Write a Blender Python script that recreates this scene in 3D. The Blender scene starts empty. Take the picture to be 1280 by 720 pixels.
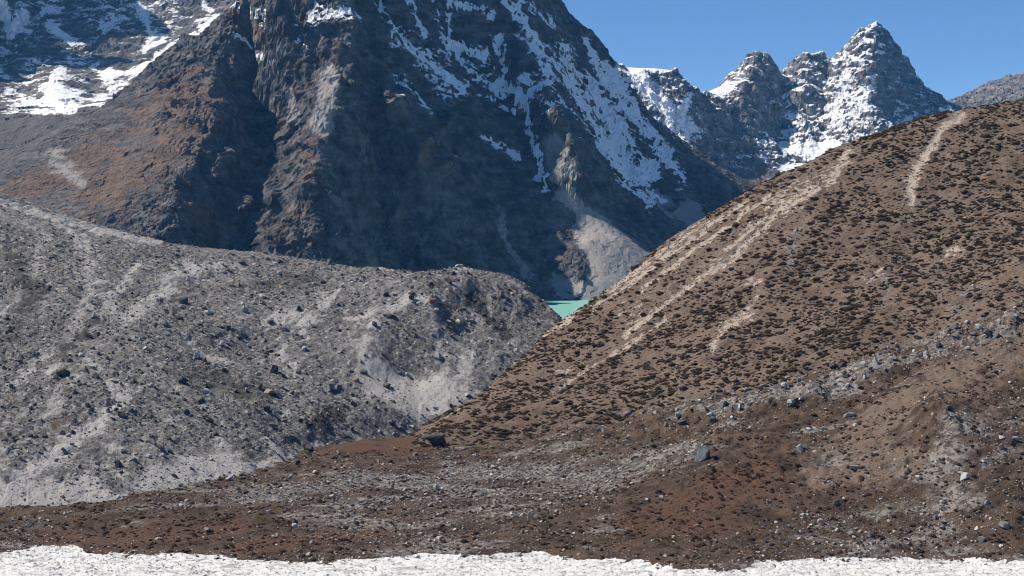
import bpy, math, numpy as np
from mathutils import Vector

R = math.radians
SC = bpy.context.scene
COL = SC.collection
rng = np.random.default_rng(7)

# ------------------------------------------------------------------ camera
CAMZ = 110.0
F = 1758.0                     # focal length in pixels of a 1280 px wide picture
HOR = 270.0                    # picture row of the horizon
PITCH = math.atan((360 - HOR) / F)
cam_d = bpy.data.cameras.new("camera")
cam_d.sensor_width = 36.0
cam_d.lens = 36.0 * F / 1280.0
cam_d.clip_start = 1.0
cam_d.clip_end = 60000.0
cam = bpy.data.objects.new("camera", cam_d)
COL.objects.link(cam)
cam.location = (0, 0, CAMZ)
cam.rotation_euler = (math.pi / 2 - PITCH, 0, 0)
SC.camera = cam

# ------------------------------------------------------------------ light
SUN_AZ = R(80)                 # to the left of the view direction
SUN_EL = R(47)
world = bpy.data.worlds.new("World")
SC.world = world
world.use_nodes = True
wn = world.node_tree.nodes
wl = world.node_tree.links
sky = wn.new("ShaderNodeTexSky")
sky.sky_type = 'NISHITA'
sky.sun_disc = False
sky.sun_elevation = SUN_EL
sky.sun_rotation = -SUN_AZ
sky.altitude = 4700.0
sky.air_density = 1.0
sky.dust_density = 0.0
sky.ozone_density = 10.0
wl.new(sky.outputs[0], wn["Background"].inputs[0])
wn["Background"].inputs[1].default_value = 0.11
sun_d = bpy.data.lights.new("sun", 'SUN')
sun_d.energy = 5.0
sun_d.angle = R(0.53)
sun_d.color = (1.0, 0.95, 0.87)
sun = bpy.data.objects.new("sun", sun_d)
COL.objects.link(sun)
SUNV = Vector((-math.sin(SUN_AZ) * math.cos(SUN_EL), math.cos(SUN_AZ) * math.cos(SUN_EL), math.sin(SUN_EL)))
sun.rotation_euler = (-SUNV).to_track_quat('-Z', 'Y').to_euler()
SC.view_settings.view_transform = 'Standard'
SC.view_settings.look = 'None'
SC.view_settings.exposure = 0.3
SC.view_settings.gamma = 1.0
SC.cycles.use_denoising = True
SC.cycles.max_bounces = 4
SC.cycles.diffuse_bounces = 1
SC.cycles.volume_bounces = 0
SC.cycles.filter_width = 0.95

# ------------------------------------------------------------------ pixel <-> place
CP, SP = math.cos(PITCH), math.sin(PITCH)


def P(px, py, Y):
    """the place seen at a pixel, Y metres ahead of the camera"""
    u, v = (px - 640.0) / F, (360.0 - py) / F
    dy, dz = CP + v * SP, -SP + v * CP
    return (u / dy * Y, Y, CAMZ + dz / dy * Y)


def W(px, Y, z):
    """a place by picture column, distance and height"""
    return (P(px, 270, Y)[0], Y, z)


def to_px(x, y, z):
    z = z - CAMZ
    d = y * CP - z * SP
    return 640.0 + F * x / d, 360.0 - F * (y * SP + z * CP) / d


# ------------------------------------------------------------------ noise
def _hash(ix, iy, seed):
    h = (ix.astype(np.int64) * 374761393 + iy.astype(np.int64) * 668265263 + seed * 974711) & 0xFFFFFFFF
    h = ((h ^ (h >> 13)) * 1274126177) & 0xFFFFFFFF
    h = ((h ^ (h >> 16)) * 2246822519) & 0xFFFFFFFF
    return ((h ^ (h >> 15)) & 0xFFFFFF) / float(0x1000000)


def perlin(x, y, seed=0):
    ix, iy = np.floor(x), np.floor(y)
    fx, fy = x - ix, y - iy
    ux, uy = fx * fx * fx * (fx * (fx * 6 - 15) + 10), fy * fy * fy * (fy * (fy * 6 - 15) + 10)
    out = 0
    for i in (0, 1):
        for j in (0, 1):
            a = _hash(ix + i, iy + j, seed) * (2 * math.pi)
            g = np.cos(a) * (fx - i) + np.sin(a) * (fy - j)
            out = out + g * (ux if i else 1 - ux) * (uy if j else 1 - uy)
    return out * 1.5


def fbm(x, y, lam, octs=4, gain=0.5, seed=0, ridged=False):
    out, a, tot = 0, 1.0, 0
    for o in range(octs):
        f = 2.03 ** o / lam
        n = perlin(x * f + 13.7 * o, y * f - 7.3 * o, seed + o)
        if ridged:
            n = 1 - 2.4 * np.abs(n)
        out = out + a * n
        tot += a
        a *= gain
    return out / tot


def facets(x, y, lam, seed=0):
    """worley cells, each a tilted plane: broken, blocky ground"""
    px, py = x / lam, y / lam
    ix, iy = np.floor(px), np.floor(py)
    best = np.full(px.shape, 9.0)
    val = np.zeros(px.shape)
    for i in (-1, 0, 1):
        for j in (-1, 0, 1):
            cx, cy = ix + i, iy + j
            dx = px - cx - _hash(cx, cy, seed)
            dy = py - cy - _hash(cx, cy, seed + 5)
            d = dx * dx + dy * dy
            h = _hash(cx, cy, seed + 9) - 0.5 + dx * (_hash(cx, cy, seed + 11) - 0.5) * 1.6 + dy * (_hash(cx, cy, seed + 13) - 0.5) * 1.6
            m = d < best
            best = np.where(m, d, best)
            val = np.where(m, h, val)
    return val


def gullies(x, y, gx, gy, lam, octs=5, gain=0.5, branch=1.3, seed=0):
    """ribs and gullies that run down the fall line and branch"""
    sl = np.hypot(gx, gy) + 1e-5
    ux, uy = -gy / sl, gx / sl
    h = np.zeros(x.shape)
    hx = np.zeros(x.shape)
    hy = np.zeros(x.shape)
    a = 1.0
    for o in range(octs):
        f = 2.0 ** o / lam
        px, py = x * f + 3.1 * o, y * f + 5.7 * o
        ix, iy = np.floor(px), np.floor(py)
        dx, dy = ux - branch * hy, uy + branch * hx
        n = np.hypot(dx, dy) + 1e-5
        dx, dy = dx / n, dy / n
        va = np.zeros(x.shape)
        vx = np.zeros(x.shape)
        vy = np.zeros(x.shape)
        wt = np.zeros(x.shape)
        for i in (-1, 0, 1):
            for j in (-1, 0, 1):
                cx, cy = ix + i, iy + j
                qx = px - cx - 0.25 - 0.5 * _hash(cx, cy, seed + o)
                qy = py - cy - 0.25 - 0.5 * _hash(cx, cy, seed + o + 31)
                w = np.exp(-2.2 * (qx * qx + qy * qy))
                m = (qx * dx + qy * dy) * 2 * math.pi
                s = -np.sin(m)
                va += np.cos(m) * w
                vx += s * dx * w
                vy += s * dy * w
                wt += w
        h += a * va / wt
        hx += a * vx / wt
        hy += a * vy / wt
        a *= gain
    return h


# ------------------------------------------------------------------ terrain sheets
class Relief:
    """a smooth height field through ridge lines, gully lines and spot heights"""

    def __init__(self, lines, step, soft):
        pts = []
        for ln in lines:
            ln = [np.array(p, float) for p in ln]
            pts.append(ln[0])
            for a, b in zip(ln[:-1], ln[1:]):
                n = max(1, int(np.hypot(*(b - a)[:2]) / step))
                for k in range(1, n + 1):
                    pts.append(a + (b - a) * k / n)
        p = np.array(pts)
        keep = []
        for i in range(len(p)):
            if all((p[i, 0] - p[j, 0]) ** 2 + (p[i, 1] - p[j, 1]) ** 2 > (0.25 * step) ** 2 for j in keep):
                keep.append(i)
        p = p[keep]
        self.p, self.c = p, soft
        n = len(p)
        d = np.sqrt((p[:, None, 0] - p[None, :, 0]) ** 2 + (p[:, None, 1] - p[None, :, 1]) ** 2 + soft ** 2)
        A = np.zeros((n + 1, n + 1))
        A[:n, :n] = d
        A[:n, n] = A[n, :n] = 1
        self.w = np.linalg.solve(A, np.append(p[:, 2], 0))

    def at(self, x, y):
        sh = x.shape
        x, y = x.ravel(), y.ravel()
        z = np.empty(x.size)
        gx = np.empty(x.size)
        gy = np.empty(x.size)
        w = self.w[:-1].astype(np.float32)
        P0, P1 = self.p[:, 0].astype(np.float32), self.p[:, 1].astype(np.float32)
        for i in range(0, x.size, 20000):
            dx = x[i:i + 20000, None].astype(np.float32) - P0
            dy = y[i:i + 20000, None].astype(np.float32) - P1
            d = np.sqrt(dx * dx + dy * dy + np.float32(self.c ** 2))
            z[i:i + 20000] = d @ w + self.w[-1]
            gx[i:i + 20000] = (dx / d) @ w
            gy[i:i + 20000] = (dy / d) @ w
        return z.reshape(sh), gx.reshape(sh), gy.reshape(sh)


class Sheet:
    """a ground sheet on a fan of columns: fine near the viewer, coarse far off"""

    def __init__(self, s0, s1, ns, Y):
        self.s0, self.s1, self.ns = s0, s1, ns
        self.Y = np.asarray(Y, float)
        s = np.linspace(s0, s1, ns)
        self.x = self.Y[:, None] * s[None, :]
        self.y = np.repeat(self.Y[:, None], ns, 1)
        self.masks = {}

    def height(self, x, y):
        r = np.interp(y, self.Y, np.arange(len(self.Y)))
        c = (x / y - self.s0) / (self.s1 - self.s0) * (self.ns - 1)
        r = np.clip(r, 0, len(self.Y) - 1.001)
        c = np.clip(c, 0, self.ns - 1.001)
        i, j = r.astype(int), c.astype(int)
        a, b = r - i, c - j
        z = self.z
        return (z[i, j] * (1 - a) * (1 - b) + z[i + 1, j] * a * (1 - b) + z[i, j + 1] * (1 - a) * b + z[i + 1, j + 1] * a * b)

    def cover(self, x, y):
        s = x / y
        return (s >= self.s0) & (s <= self.s1) & (y >= self.Y[0]) & (y <= self.Y[-1])

    def build(self, name, mat, label=None, flat=False):
        nr, nc = self.x.shape
        co = np.stack([self.x, self.y, self.z], -1).reshape(-1, 3).astype(np.float32)
        i = np.arange(nr * nc).reshape(nr, nc)
        quads = np.stack([i[:-1, :-1], i[:-1, 1:], i[1:, 1:], i[1:, :-1]], -1).reshape(-1, 4)
        me = mesh_from(name, co, quads)
        if flat:
            me.shade_flat()
        else:
            me.shade_smooth()
        if self.masks:
            c = np.zeros((nr * nc, 4), np.float32)
            for k, key in enumerate(("r", "g", "b", "a")):
                if key in self.masks:
                    c[:, k] = self.masks[key].ravel()
            at = me.attributes.new("cover", 'FLOAT_COLOR', 'POINT')
            at.data.foreach_set("color", c.ravel())
        me.materials.append(mat)
        o = bpy.data.objects.new(name, me)
        COL.objects.link(o)
        o["kind"] = "structure"
        if label:
            o["label"] = label
        return o


def mesh_from(name, co, faces):
    me = bpy.data.meshes.new(name)
    k = faces.shape[1]
    me.vertices.add(len(co))
    me.vertices.foreach_set("co", np.ascontiguousarray(co, np.float32).ravel())
    me.loops.add(faces.size)
    me.loops.foreach_set("vertex_index", faces.astype(np.int32).ravel())
    me.polygons.add(len(faces))
    me.polygons.foreach_set("loop_start", np.arange(0, faces.size, k, dtype=np.int32))
    me.polygons.foreach_set("loop_total", np.full(len(faces), k, np.int32))
    me.update(calc_edges=True)
    me.validate()
    return me


def grid_normals(x, y, z):
    ar = [np.gradient(q, axis=0) for q in (x, y, z)]
    ac = [np.gradient(q, axis=1) for q in (x, y, z)]
    n = np.stack([ac[1] * ar[2] - ac[2] * ar[1], ac[2] * ar[0] - ac[0] * ar[2], ac[0] * ar[1] - ac[1] * ar[0]], -1)
    n /= np.linalg.norm(n, axis=-1, keepdims=True) + 1e-9
    return n * np.sign(n[..., 2:3] + 1e-9)


def crags(x, y, z, size, lean, seed):
    """rock relief laid on the face itself: blocks, ledges and slanting ribs; lean = slant of the ribs (dx per dz)"""
    u, v = x + 0.22 * y, 0.85 * z + 0.55 * y
    w = 0.35 * size
    u2 = u + w * fbm(u, v, size, 4, 0.55, seed + 1)
    v2 = v + w * fbm(u, v, size, 4, 0.55, seed + 2)
    across, along = u2 - lean * z, z + 0.3 * y
    ribs = fbm(across, along * 0.28, size * 1.3, 5, 0.58, seed + 3, True)
    ribs2 = fbm(across, along * 0.4, size * 0.45, 4, 0.6, seed + 4, True)
    blocks = 0.20 * size * facets(u2 - 0.5 * lean * z, v2 * 0.8, size, seed + 5) + 0.14 * size * facets(u2, v2, size * 0.42, seed + 6) + 0.085 * size * facets(u2, v2, size * 0.2, seed + 7) + 0.045 * size * facets(u2, v2, size * 0.11, seed + 8)
    return 0.16 * size * ribs + 0.06 * size * ribs2 + blocks, ribs + 0.5 * ribs2


def stroke(px, py, strokes):
    """soft mask: 1 on the strokes' spines, 0 at their radius; strokes = [(radius, weight, [(px, py), ...])]"""
    out = np.zeros(px.shape)
    for rad, wgt, pts in strokes:
        pts = np.array(pts, float)
        lo, hi = pts.min(0) - rad, pts.max(0) + rad
        sel = (px > lo[0]) & (px < hi[0]) & (py > lo[1]) & (py < hi[1])
        if not sel.any():
            continue
        x, y = px[sel], py[sel]
        d = np.full(x.shape, 1e9)
        if len(pts) == 1:
            d = np.hypot(x - pts[0, 0], y - pts[0, 1])
        for a, b in zip(pts[:-1], pts[1:]):
            v = b - a
            t = np.clip(((x - a[0]) * v[0] + (y - a[1]) * v[1]) / (v @ v + 1e-9), 0, 1)
            d = np.minimum(d, np.hypot(x - a[0] - t * v[0], y - a[1] - t * v[1]))
        m = np.clip(1 - d / rad, 0, 1) * wgt
        out[sel] = np.maximum(out[sel], m)
    return out


def ragged(px, py, x, y, lam, amt):
    """picture positions shaken by noise fixed to the ground, so that covers get natural edges"""
    return (px + amt * (fbm(x, y, lam, 5, 0.6, 401) * 1.6 + 0.5 * fbm(x, y, lam / 9, 3, 0.6, 402)), py + amt * (fbm(x, y, lam, 5, 0.6, 407) * 1.6 + 0.5 * fbm(x, y, lam / 9, 3, 0.6, 408)))


def sstep(a, b, x):
    t = np.clip((x - a) / (b - a), 0, 1)
    return t * t * (3 - 2 * t)


# ------------------------------------------------------------------ materials
class NT:
    def __init__(self, name):
        self.m = bpy.data.materials.new(name)
        self.m.use_nodes = True
        self.t = self.m.node_tree
        self.b = self.t.nodes["Principled BSDF"]
        self.b.inputs["Roughness"].default_value = 0.95
        self.b.inputs["Specular IOR Level"].default_value = 0.12
        self.geo = self.t.nodes.new("ShaderNodeNewGeometry")
        self.pos = self.geo.outputs["Position"]

    def n(self, kind, **kw):
        n = self.t.nodes.new(kind)
        for k, v in kw.items():
            setattr(n, k, v)
        return n

    def link(self, a, b):
        self.t.links.new(a, b)

    def noise(self, lam, detail=4, rough=0.55, vec=None, stretch=None):
        n = self.n("ShaderNodeTexNoise")
        n.inputs["Scale"].default_value = 1.0 / lam
        n.inputs["Detail"].default_value = detail
        n.inputs["Roughness"].default_value = rough
        v = vec or self.pos
        if stretch:
            m = self.n("ShaderNodeMapping")
            m.inputs["Scale"].default_value = stretch[:3]
            if len(stretch) > 3:
                m.inputs["Rotation"].default_value = stretch[3:]
            self.link(v, m.inputs[0])
            v = m.outputs[0]
        self.link(v, n.inputs["Vector"])
        return n.outputs[0]

    def voro(self, lam, feature='F1', out=0):
        n = self.n("ShaderNodeTexVoronoi", feature=feature)
        n.inputs["Scale"].default_value = 1.0 / lam
        self.link(self.pos, n.inputs["Vector"])
        return n.outputs[out]

    def ramp(self, fac, stops):
        n = self.n("ShaderNodeValToRGB")
        e = n.color_ramp.elements
        while len(e) < len(stops):
            e.new(0.5)
        for k, (p, c) in enumerate(stops):
            e[k].position = p
            e[k].color = (*c, 1) if isinstance(c, tuple) else (c, c, c, 1)
        self.link(fac, n.inputs[0])
        return n.outputs[0]

    def mix(self, fac, a, b, mode='MIX'):
        n = self.n("ShaderNodeMix", data_type='RGBA', blend_type=mode)
        for s, v in ((n.inputs[0], fac), (n.inputs[6], a), (n.inputs[7], b)):
            if isinstance(v, bpy.types.NodeSocket):
                self.link(v, s)
            else:
                s.default_value = (*v, 1) if isinstance(v, tuple) else v
        return n.outputs[2]

    def math(self, op, a, b=0.0, c=0.0):
        n = self.n("ShaderNodeMath", operation=op)
        for s, v in zip(n.inputs, (a, b, c)):
            if isinstance(v, bpy.types.NodeSocket):
                self.link(v, s)
            else:
                s.default_value = v
        return n.outputs[0]

    def mask(self):
        a = self.n("ShaderNodeAttribute", attribute_name="cover")
        s = self.n("ShaderNodeSeparateColor")
        self.link(a.outputs["Color"], s.inputs[0])
        return s.outputs[0], s.outputs[1], s.outputs[2], a.outputs["Alpha"]

    def thresh(self, v, lo, hi):
        n = self.n("ShaderNodeMapRange", interpolation_type='SMOOTHSTEP')
        self.link(v, n.inputs[0])
        n.inputs[1].default_value = lo
        n.inputs[2].default_value = hi
        return n.outputs[0]

    def bump(self, h, dist, strength=1.0, prev=None):
        n = self.n("ShaderNodeBump")
        n.inputs["Strength"].default_value = strength
        n.inputs["Distance"].default_value = dist
        self.link(h, n.inputs["Height"])
        if prev:
            self.link(prev, n.inputs["Normal"])
        return n.outputs[0]

    def done(self, colour, normal=None, rough=None):
        if isinstance(colour, bpy.types.NodeSocket):
            self.link(colour, self.b.inputs["Base Color"])
        else:
            self.b.inputs["Base Color"].default_value = (*colour, 1)
        if normal:
            self.link(normal, self.b.inputs["Normal"])
        if rough is not None:
            self.b.inputs["Roughness"].default_value = rough
        return self.m


def mountain_material(name, fine=1.0, dark=1.0):
    """rock face with snow (r), dry vegetation (g) and scree (b), both also tinting sunlit rock"""
    t = NT(name)
    r, g, b, a = t.mask()
    n1 = t.noise(260 * fine, 5, 0.6)
    n2 = t.noise(40 * fine, 6, 0.65)
    n3 = t.noise(9 * fine, 5, 0.6)
    ns = t.noise(60 * fine, 5, 0.6, stretch=(1, 1, 3.2, 0.25, 0.3, 0.2))
    k = dark
    rock = t.mix(t.ramp(n1, [(0.35, 0.0), (0.65, 1.0)]), (0.082 * k, 0.084 * k, 0.089 * k), (0.155 * k, 0.143 * k, 0.139 * k))
    rock = t.mix(t.ramp(ns, [(0.40, 0.0), (0.62, 1.0)]), rock, (0.25 * k, 0.238 * k, 0.232 * k))
    rock = t.mix(t.ramp(n2, [(0.46, 0.0), (0.60, 0.75)]), rock, (0.055 * k, 0.056 * k, 0.060 * k))
    veg = t.mix(t.ramp(n2, [(0.38, 0.0), (0.6, 1.0)]), (0.118, 0.083, 0.064), (0.178, 0.130, 0.102))
    gm = t.thresh(t.math('ADD', g, t.math('MULTIPLY', t.math('SUBTRACT', n2, 0.5), 2.0)), 0.35, 0.7)
    col = t.mix(gm, rock, veg)
    sc = t.mix(n3, (0.20, 0.185, 0.175), (0.36, 0.34, 0.325))
    bm = t.thresh(t.math('ADD', b, t.math('MULTIPLY', t.math('SUBTRACT', n2, 0.5), 0.7)), 0.32, 0.5)
    col = t.mix(bm, col, sc)
    col = t.mix(t.thresh(t.math('ADD', a, t.math('MULTIPLY', t.math('SUBTRACT', n2, 0.5), 0.8)), 0.35, 0.6), col, t.mix(n3, (0.085, 0.08, 0.08), (0.15, 0.142, 0.14)))
    sn = t.math('ADD', r, t.math('MULTIPLY', t.math('SUBTRACT', ns, 0.5), 0.8))
    sn = t.math('ADD', sn, t.math('MULTIPLY', t.math('SUBTRACT', n3, 0.5), 0.6))
    sm = t.thresh(sn, 0.44, 0.56)
    col = t.mix(sm, col, (0.82, 0.84, 0.87))
    rb = t.math('MULTIPLY_ADD', n3, 0.35, n2)
    nrm = t.bump(rb, 16 * fine, 0.9)
    m = t.done(col, nrm)
    inv = t.math('SUBTRACT', 1.0, t.math('MULTIPLY', t.math('MAXIMUM', sm, bm), 0.72))
    t.link(inv, [n for n in t.t.nodes if n.type == 'BUMP'][0].inputs["Strength"])
    return m


# ================================================================== THE SETTING
# ------------------------------------------------------------------ the great mountain beyond the lake
LAKE_Z = P(700, 374, 3200)[2]


def make_mountain():
    L = []

    def ln(*p):
        out = []
        for px, py, Y in p:
            foot = np.interp(px, [-60, 180, 280, 350, 456, 585, 640, 745, 815], [2560, 2560, 2760, 2700, 2980, 3080, 3180, 3195, 3400])
            k = np.interp(px, [290, 350, 560, 650, 720, 790], [1.0, 0.58, 0.58, 0.72, 0.8, 1.0])
            out.append(P(px, py, foot + k * (Y - foot)))
        L.append(out)

    # spur crest, the boundary between its sunny and its shaded flank
    ln((480, -330, 4900), (400, -170, 4450), (345, -60, 3900), (305, 0, 3640), (287, 40, 3490), (276, 75, 3360), (279, 130, 3150), (265, 175, 3010),
       (240, 215, 2870), (215, 250, 2760), (195, 285, 2660), (180, 330, 2560))
    # outline of the spur towards the snow basin
    ln((270, 30, 3900), (235, 44, 3780), (205, 77, 3650), (180, 108, 3520), (150, 127, 3400), (110, 150, 3240), (70, 192, 3040), (30, 230, 2840), (0, 255, 2700), (-60, 285, 2560))
    # benches on the sunny flank
    ln((225, 110, 3400), (190, 160, 3170), (150, 200, 2980), (110, 240, 2820), (80, 270, 2650))
    # gully right of the spur
    L.append([P(*q) for q in ((352, -30, 3960), (349, 15, 3860), (346, 60, 3790), (342, 100, 3700), (334, 140, 3560), (320, 190, 3280), (302, 250, 3040), (287, 310, 2860), (280, 345, 2770))])
    # second buttress
    ln((456, -50, 4350), (446, -15, 3980), (440, 30, 3760), (428, 62, 3500), (442, 90, 3280), (441, 118, 3180), (429, 148, 3090), (402, 200, 2950), (386, 240, 2870), (367, 275, 2840), (355, 305, 2770), (350, 345, 2700))
    ln((372, 60, 4300), (364, 100, 4020), (362, 140, 3720), (366, 190, 3360), (352, 235, 3120), (346, 280, 2940))
    ln((398, 62, 3800), (397, 100, 3580), (393, 150, 3350), (378, 200, 3150))
    # gully
    ln((470, -40, 4350), (468, 20, 4150), (470, 80, 3930), (472, 150, 3680), (468, 220, 3430), (462, 290, 3200), (456, 345, 3020))
    # third buttress
    ln((486, -60, 4350), (479, 20, 4080), (476, 60, 3930), (490, 120, 3600), (503, 160, 3480), (530, 205, 3380), (552, 255, 3310), (572, 305, 3230), (585, 350, 3140))
    # shelf and couloir with snow
    ln((500, 45, 4180), (530, 85, 4130), (565, 108, 4090), (600, 125, 4030))
    ln((540, 20, 4420), (560, 65, 4330), (590, 82, 4300), (625, 92, 4270))
    ln((540, -60, 4750), (545, 0, 4560))
    ln((600, -60, 4750), (600, 0, 4560))
    ln((610, 170, 3860), (622, 210, 3720), (620, 260, 3540), (622, 310, 3350), (640, 355, 3230))
    # fourth buttress, sunlit rock above the fan
    ln((645, -60, 4750), (636, 10, 4500), (650, 50, 4280))
    L.append([P(*q) for q in ((662, 72, 3900), (678, 105, 3760), (692, 138, 3640), (712, 172, 3550), (722, 200, 3490), (728, 225, 3510), (734, 240, 3580))])
    ln((640, 120, 4120), (658, 165, 3960), (670, 195, 3840), (688, 235, 3700))
    # the fan
    L.append([P(*q) for q in ((698, 240, 3570), (714, 264, 3450), (738, 300, 3330), (755, 330, 3265), (755, 352, 3220), (748, 373, 3190))])
    L.append([P(*q) for q in ((702, 240, 3575), (730, 264, 3460), (772, 297, 3375), (812, 325, 3345), (815, 350, 3270), (800, 373, 3195))])
    for q in ((712, 300, 3380), (700, 340, 3260), (712, 365, 3205), (665, 352, 3225)):
        L.append([P(*q)])
    # fifth ridge, dark edge before the snow slope
    ln((655, 0, 4600), (672, 60, 4380), (700, 110, 4190), (740, 185, 3960), (770, 240, 3790), (800, 285, 3650), (835, 328, 3520))
    # snow slope behind it
    ln((680, 0, 4850), (720, 90, 4720), (755, 150, 4560), (785, 215, 4350), (820, 262, 4180), (850, 300, 4020))
    # skyline ridge
    ln((560, -330, 5050), (640, -120, 5050), (688, -5, 5000), (710, 34, 4960), (740, 48, 4900), (762, 78, 4860), (785, 118, 4820), (815, 150, 4780), (850, 185, 4700), (885, 210, 4640), (925, 246, 4560), (970, 290, 4480))
    ln((840, 225, 4450), (865, 255, 4330), (890, 285, 4200))
    # foot
    for px, Y, z in ((-200, 2350, 30), (0, 2350, 10), (150, 2400, -30), (300, 2500, -60), (450, 2700, LAKE_Z - 10), (600, 2800, LAKE_Z - 12), (640, 3060, LAKE_Z - 3),
                     (690, 3185, LAKE_Z - 2), (740, 3190, LAKE_Z - 1), (800, 3180, LAKE_Z), (700, 2950, LAKE_Z - 20), (850, 3200, LAKE_Z), (950, 3400, LAKE_Z + 10), (1000, 3900, LAKE_Z + 40), (1000, 2800, LAKE_Z - 20), (850, 2700, LAKE_Z - 20)):
        L.append([W(px, Y, z)])
    # the basin left of the spur, the back
    for px, Y, z in ((-200, 3000, 150), (-50, 3300, 200), (60, 3700, 260), (150, 4000, 330), (230, 4300, 480), (290, 4600, 640), (-200, 4000, 250), (-200, 5000, 400), (100, 5000, 400), (300, 5300, 620),
                     (500, 5400, 700), (700, 5500, 500), (850, 5500, 300), (1000, 5000, 150), (1000, 5500, 200)):
        L.append([W(px, Y, z)])
    rel = Relief(L, 90, 5)
    Y = np.concatenate([np.linspace(2400, 3750, 520), np.linspace(3754, 5500, 190)])
    sh = Sheet(-0.48, 0.22, 720, Y)
    x, y = sh.x, sh.y
    wx = x + 16 * fbm(x, y, 190, 3, seed=3)
    wy = y + 16 * fbm(x, y, 190, 3, seed=9)
    z, gx, gy = rel.at(wx, wy)
    sl = np.hypot(gx, gy)
    px, py = to_px(x, y, z)
    FAN = [(36, 1.8, [(758, 310), (766, 340), (752, 380)]), (14, 1.5, [(702, 246), (735, 285)]), (26, 1.5, [(730, 278), (800, 325), (775, 370)]), (20, 1.2, [(860, 262), (880, 290)]), (15, 1.1, [(692, 355), (718, 362)])]
    fan = np.clip(stroke(px, py, FAN), 0, 1)
    steep = sstep(0.25, 0.9, sl) * (1 - 0.93 * sstep(0.1, 0.6, fan))
    g = gullies(x, y, gx, gy, 230, 6, 0.52, 1.2, seed=2)
    z = z + steep * (7 * g + 9 * fbm(x, y, 130, 4, 0.5, 21, True)) + (1 - steep) * (3 * fbm(x, y, 60, 5, 0.6, seed=5) + 2.0 * facets(x, y, 14, 6))
    lean = np.interp(px, [200, 340, 480, 640], [0.75, 0.35, -0.25, -0.6])
    rough, ribs = crags(x, y, z, 62, lean, 700)
    nrm = grid_normals(x, y, z)
    rough = rough * 0.68 * steep
    # proud ribs that stand out of the shaded wall into the sun
    for cx, cy, rx, ry, h in ((490, 140, 11, 12, 46), (553, 160, 9, 12, 46), (527, 192, 7, 13, 42), (552, 212, 9, 7, 36), (469, 257, 5, 10, 34), (494, 271, 7, 11, 36), (277, 203, 8, 14, 34), (296, 265, 9, 20, 40), (640, 172, 12, 9, 34), (345, 255, 6, 24, 30), (600, 262, 4, 14, 22)):
        rough = rough + h * np.exp(-(((px - cx + 0.3 * (py - cy)) / rx) ** 2 + ((py - cy) / ry) ** 2))
    sh.x, sh.y, z = x + nrm[..., 0] * rough, y + nrm[..., 1] * rough, z + nrm[..., 2] * rough
    x, y = sh.x, sh.y
    sh.z = z
    nz = grid_normals(x, y, z)[..., 2]
    # covers
    px0, py0 = to_px(x, y, z)
    px, py = ragged(px0, py0, x, y, 110, 12)
    slope = np.sqrt(np.maximum(0, 1 - nz * nz)) / np.maximum(nz, 0.15)
    snow = stroke(px, py, [
        (17, 0.9, [(482, 18), (505, 50), (530, 78), (560, 98)]), (11, 0.85, [(470, 5), (492, 30), (490, 48)]), (20, 0.85, [(545, 88), (575, 112)]),
        (8, 0.8, [(512, 0), (530, 40), (538, 72)]), (8, 0.75, [(545, 0), (555, 42)]), (9, 0.8, [(565, 0), (568, 35)]),
        (18, 0.85, [(558, 52), (590, 62), (612, 68)]), (9, 0.85, [(620, 45), (628, 70), (630, 98)]), (14, 0.85, [(590, 98), (640, 112), (662, 124)]), (8, 0.85, [(570, 0), (600, 12), (612, 24)]),
        (9, 1.0, [(648, 105), (664, 125), (665, 160), (668, 195)]), (12, 0.9, [(632, 0), (655, 28), (675, 60), (688, 100)]), (15, 0.75, [(650, 0), (690, 30)]), (7, 1.0, [(672, 192), (678, 215), (683, 236)]),
        (6, 1.0, [(602, 164), (625, 180), (648, 196)]), (7, 0.8, [(602, 122), (625, 128), (648, 140)]),
        (30, 0.8, [(700, 60), (715, 100), (735, 140), (750, 165)]), (34, 0.85, [(740, 100), (765, 150), (780, 185)]), (28, 0.95, [(760, 180), (785, 215), (810, 215)]), (16, 0.8, [(790, 215), (815, 250)]),
        (24, 0.7, [(780, 130), (820, 175), (840, 210)]), (14, 0.9, [(735, 52), (755, 80), (775, 110), (800, 140)]), (20, 0.7, [(820, 190), (850, 225)]),
        (8, 1.0, [(294, 48), (318, 62), (340, 74)]), (12, 0.62, [(300, 10), (330, 30)]), (16, 0.62, [(375, 20), (400, 10)]), (16, 0.66, [(395, 25), (430, 15)]), (8, 0.75, [(375, 48), (388, 60)]),
        (14, 0.6, [(330, 20), (380, 40)]), (10, 0.62, [(440, 20), (448, 45)]), (8, 0.55, [(505, 100), (535, 140)]), (40, 0.45, [(520, 40), (600, 90)]), (46, 0.42, [(660, 40), (700, 100)]), (26, 0.5, [(660, 90), (690, 150)]),
        (5, 0.7, [(500, 100), (520, 120), (545, 145)])])
    snow = (snow > 0.05) * (0.08 + snow * 0.95 + 0.75 * (nz - 0.5) - 0.22 * (ribs - 0.25))
    veg = stroke(px, py, [(75, 0.85, [(255, 120), (240, 170), (180, 210), (120, 235)]), (60, 0.85, [(130, 190), (60, 230), (20, 240)]), (55, 0.75, [(240, 90), (180, 150)]), (60, 0.6, [(300, 30), (400, 100), (420, 60)]), (50, 0.7, [(400, 130), (380, 230), (370, 290)]), (40, 0.55, [(690, 100), (700, 200)]), (60, 0.5, [(500, 140), (540, 220), (480, 270)]), (40, 0.9, [(240, 260), (270, 290)]),
                          (16, 0.9, [(545, 150), (555, 165), (530, 200), (555, 212)]), (20, 0.7, [(470, 135), (495, 150)]), (30, 0.7, [(375, 240), (390, 190)]), (22, 0.6, [(370, 280), (395, 300)]), (26, 0.6, [(700, 190), (690, 215)])])  # strokes on the third buttress paint its sunlit patches a warmer brown
    veg = veg - 0.22 * sstep(1.0, 2.4, slope)
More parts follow.
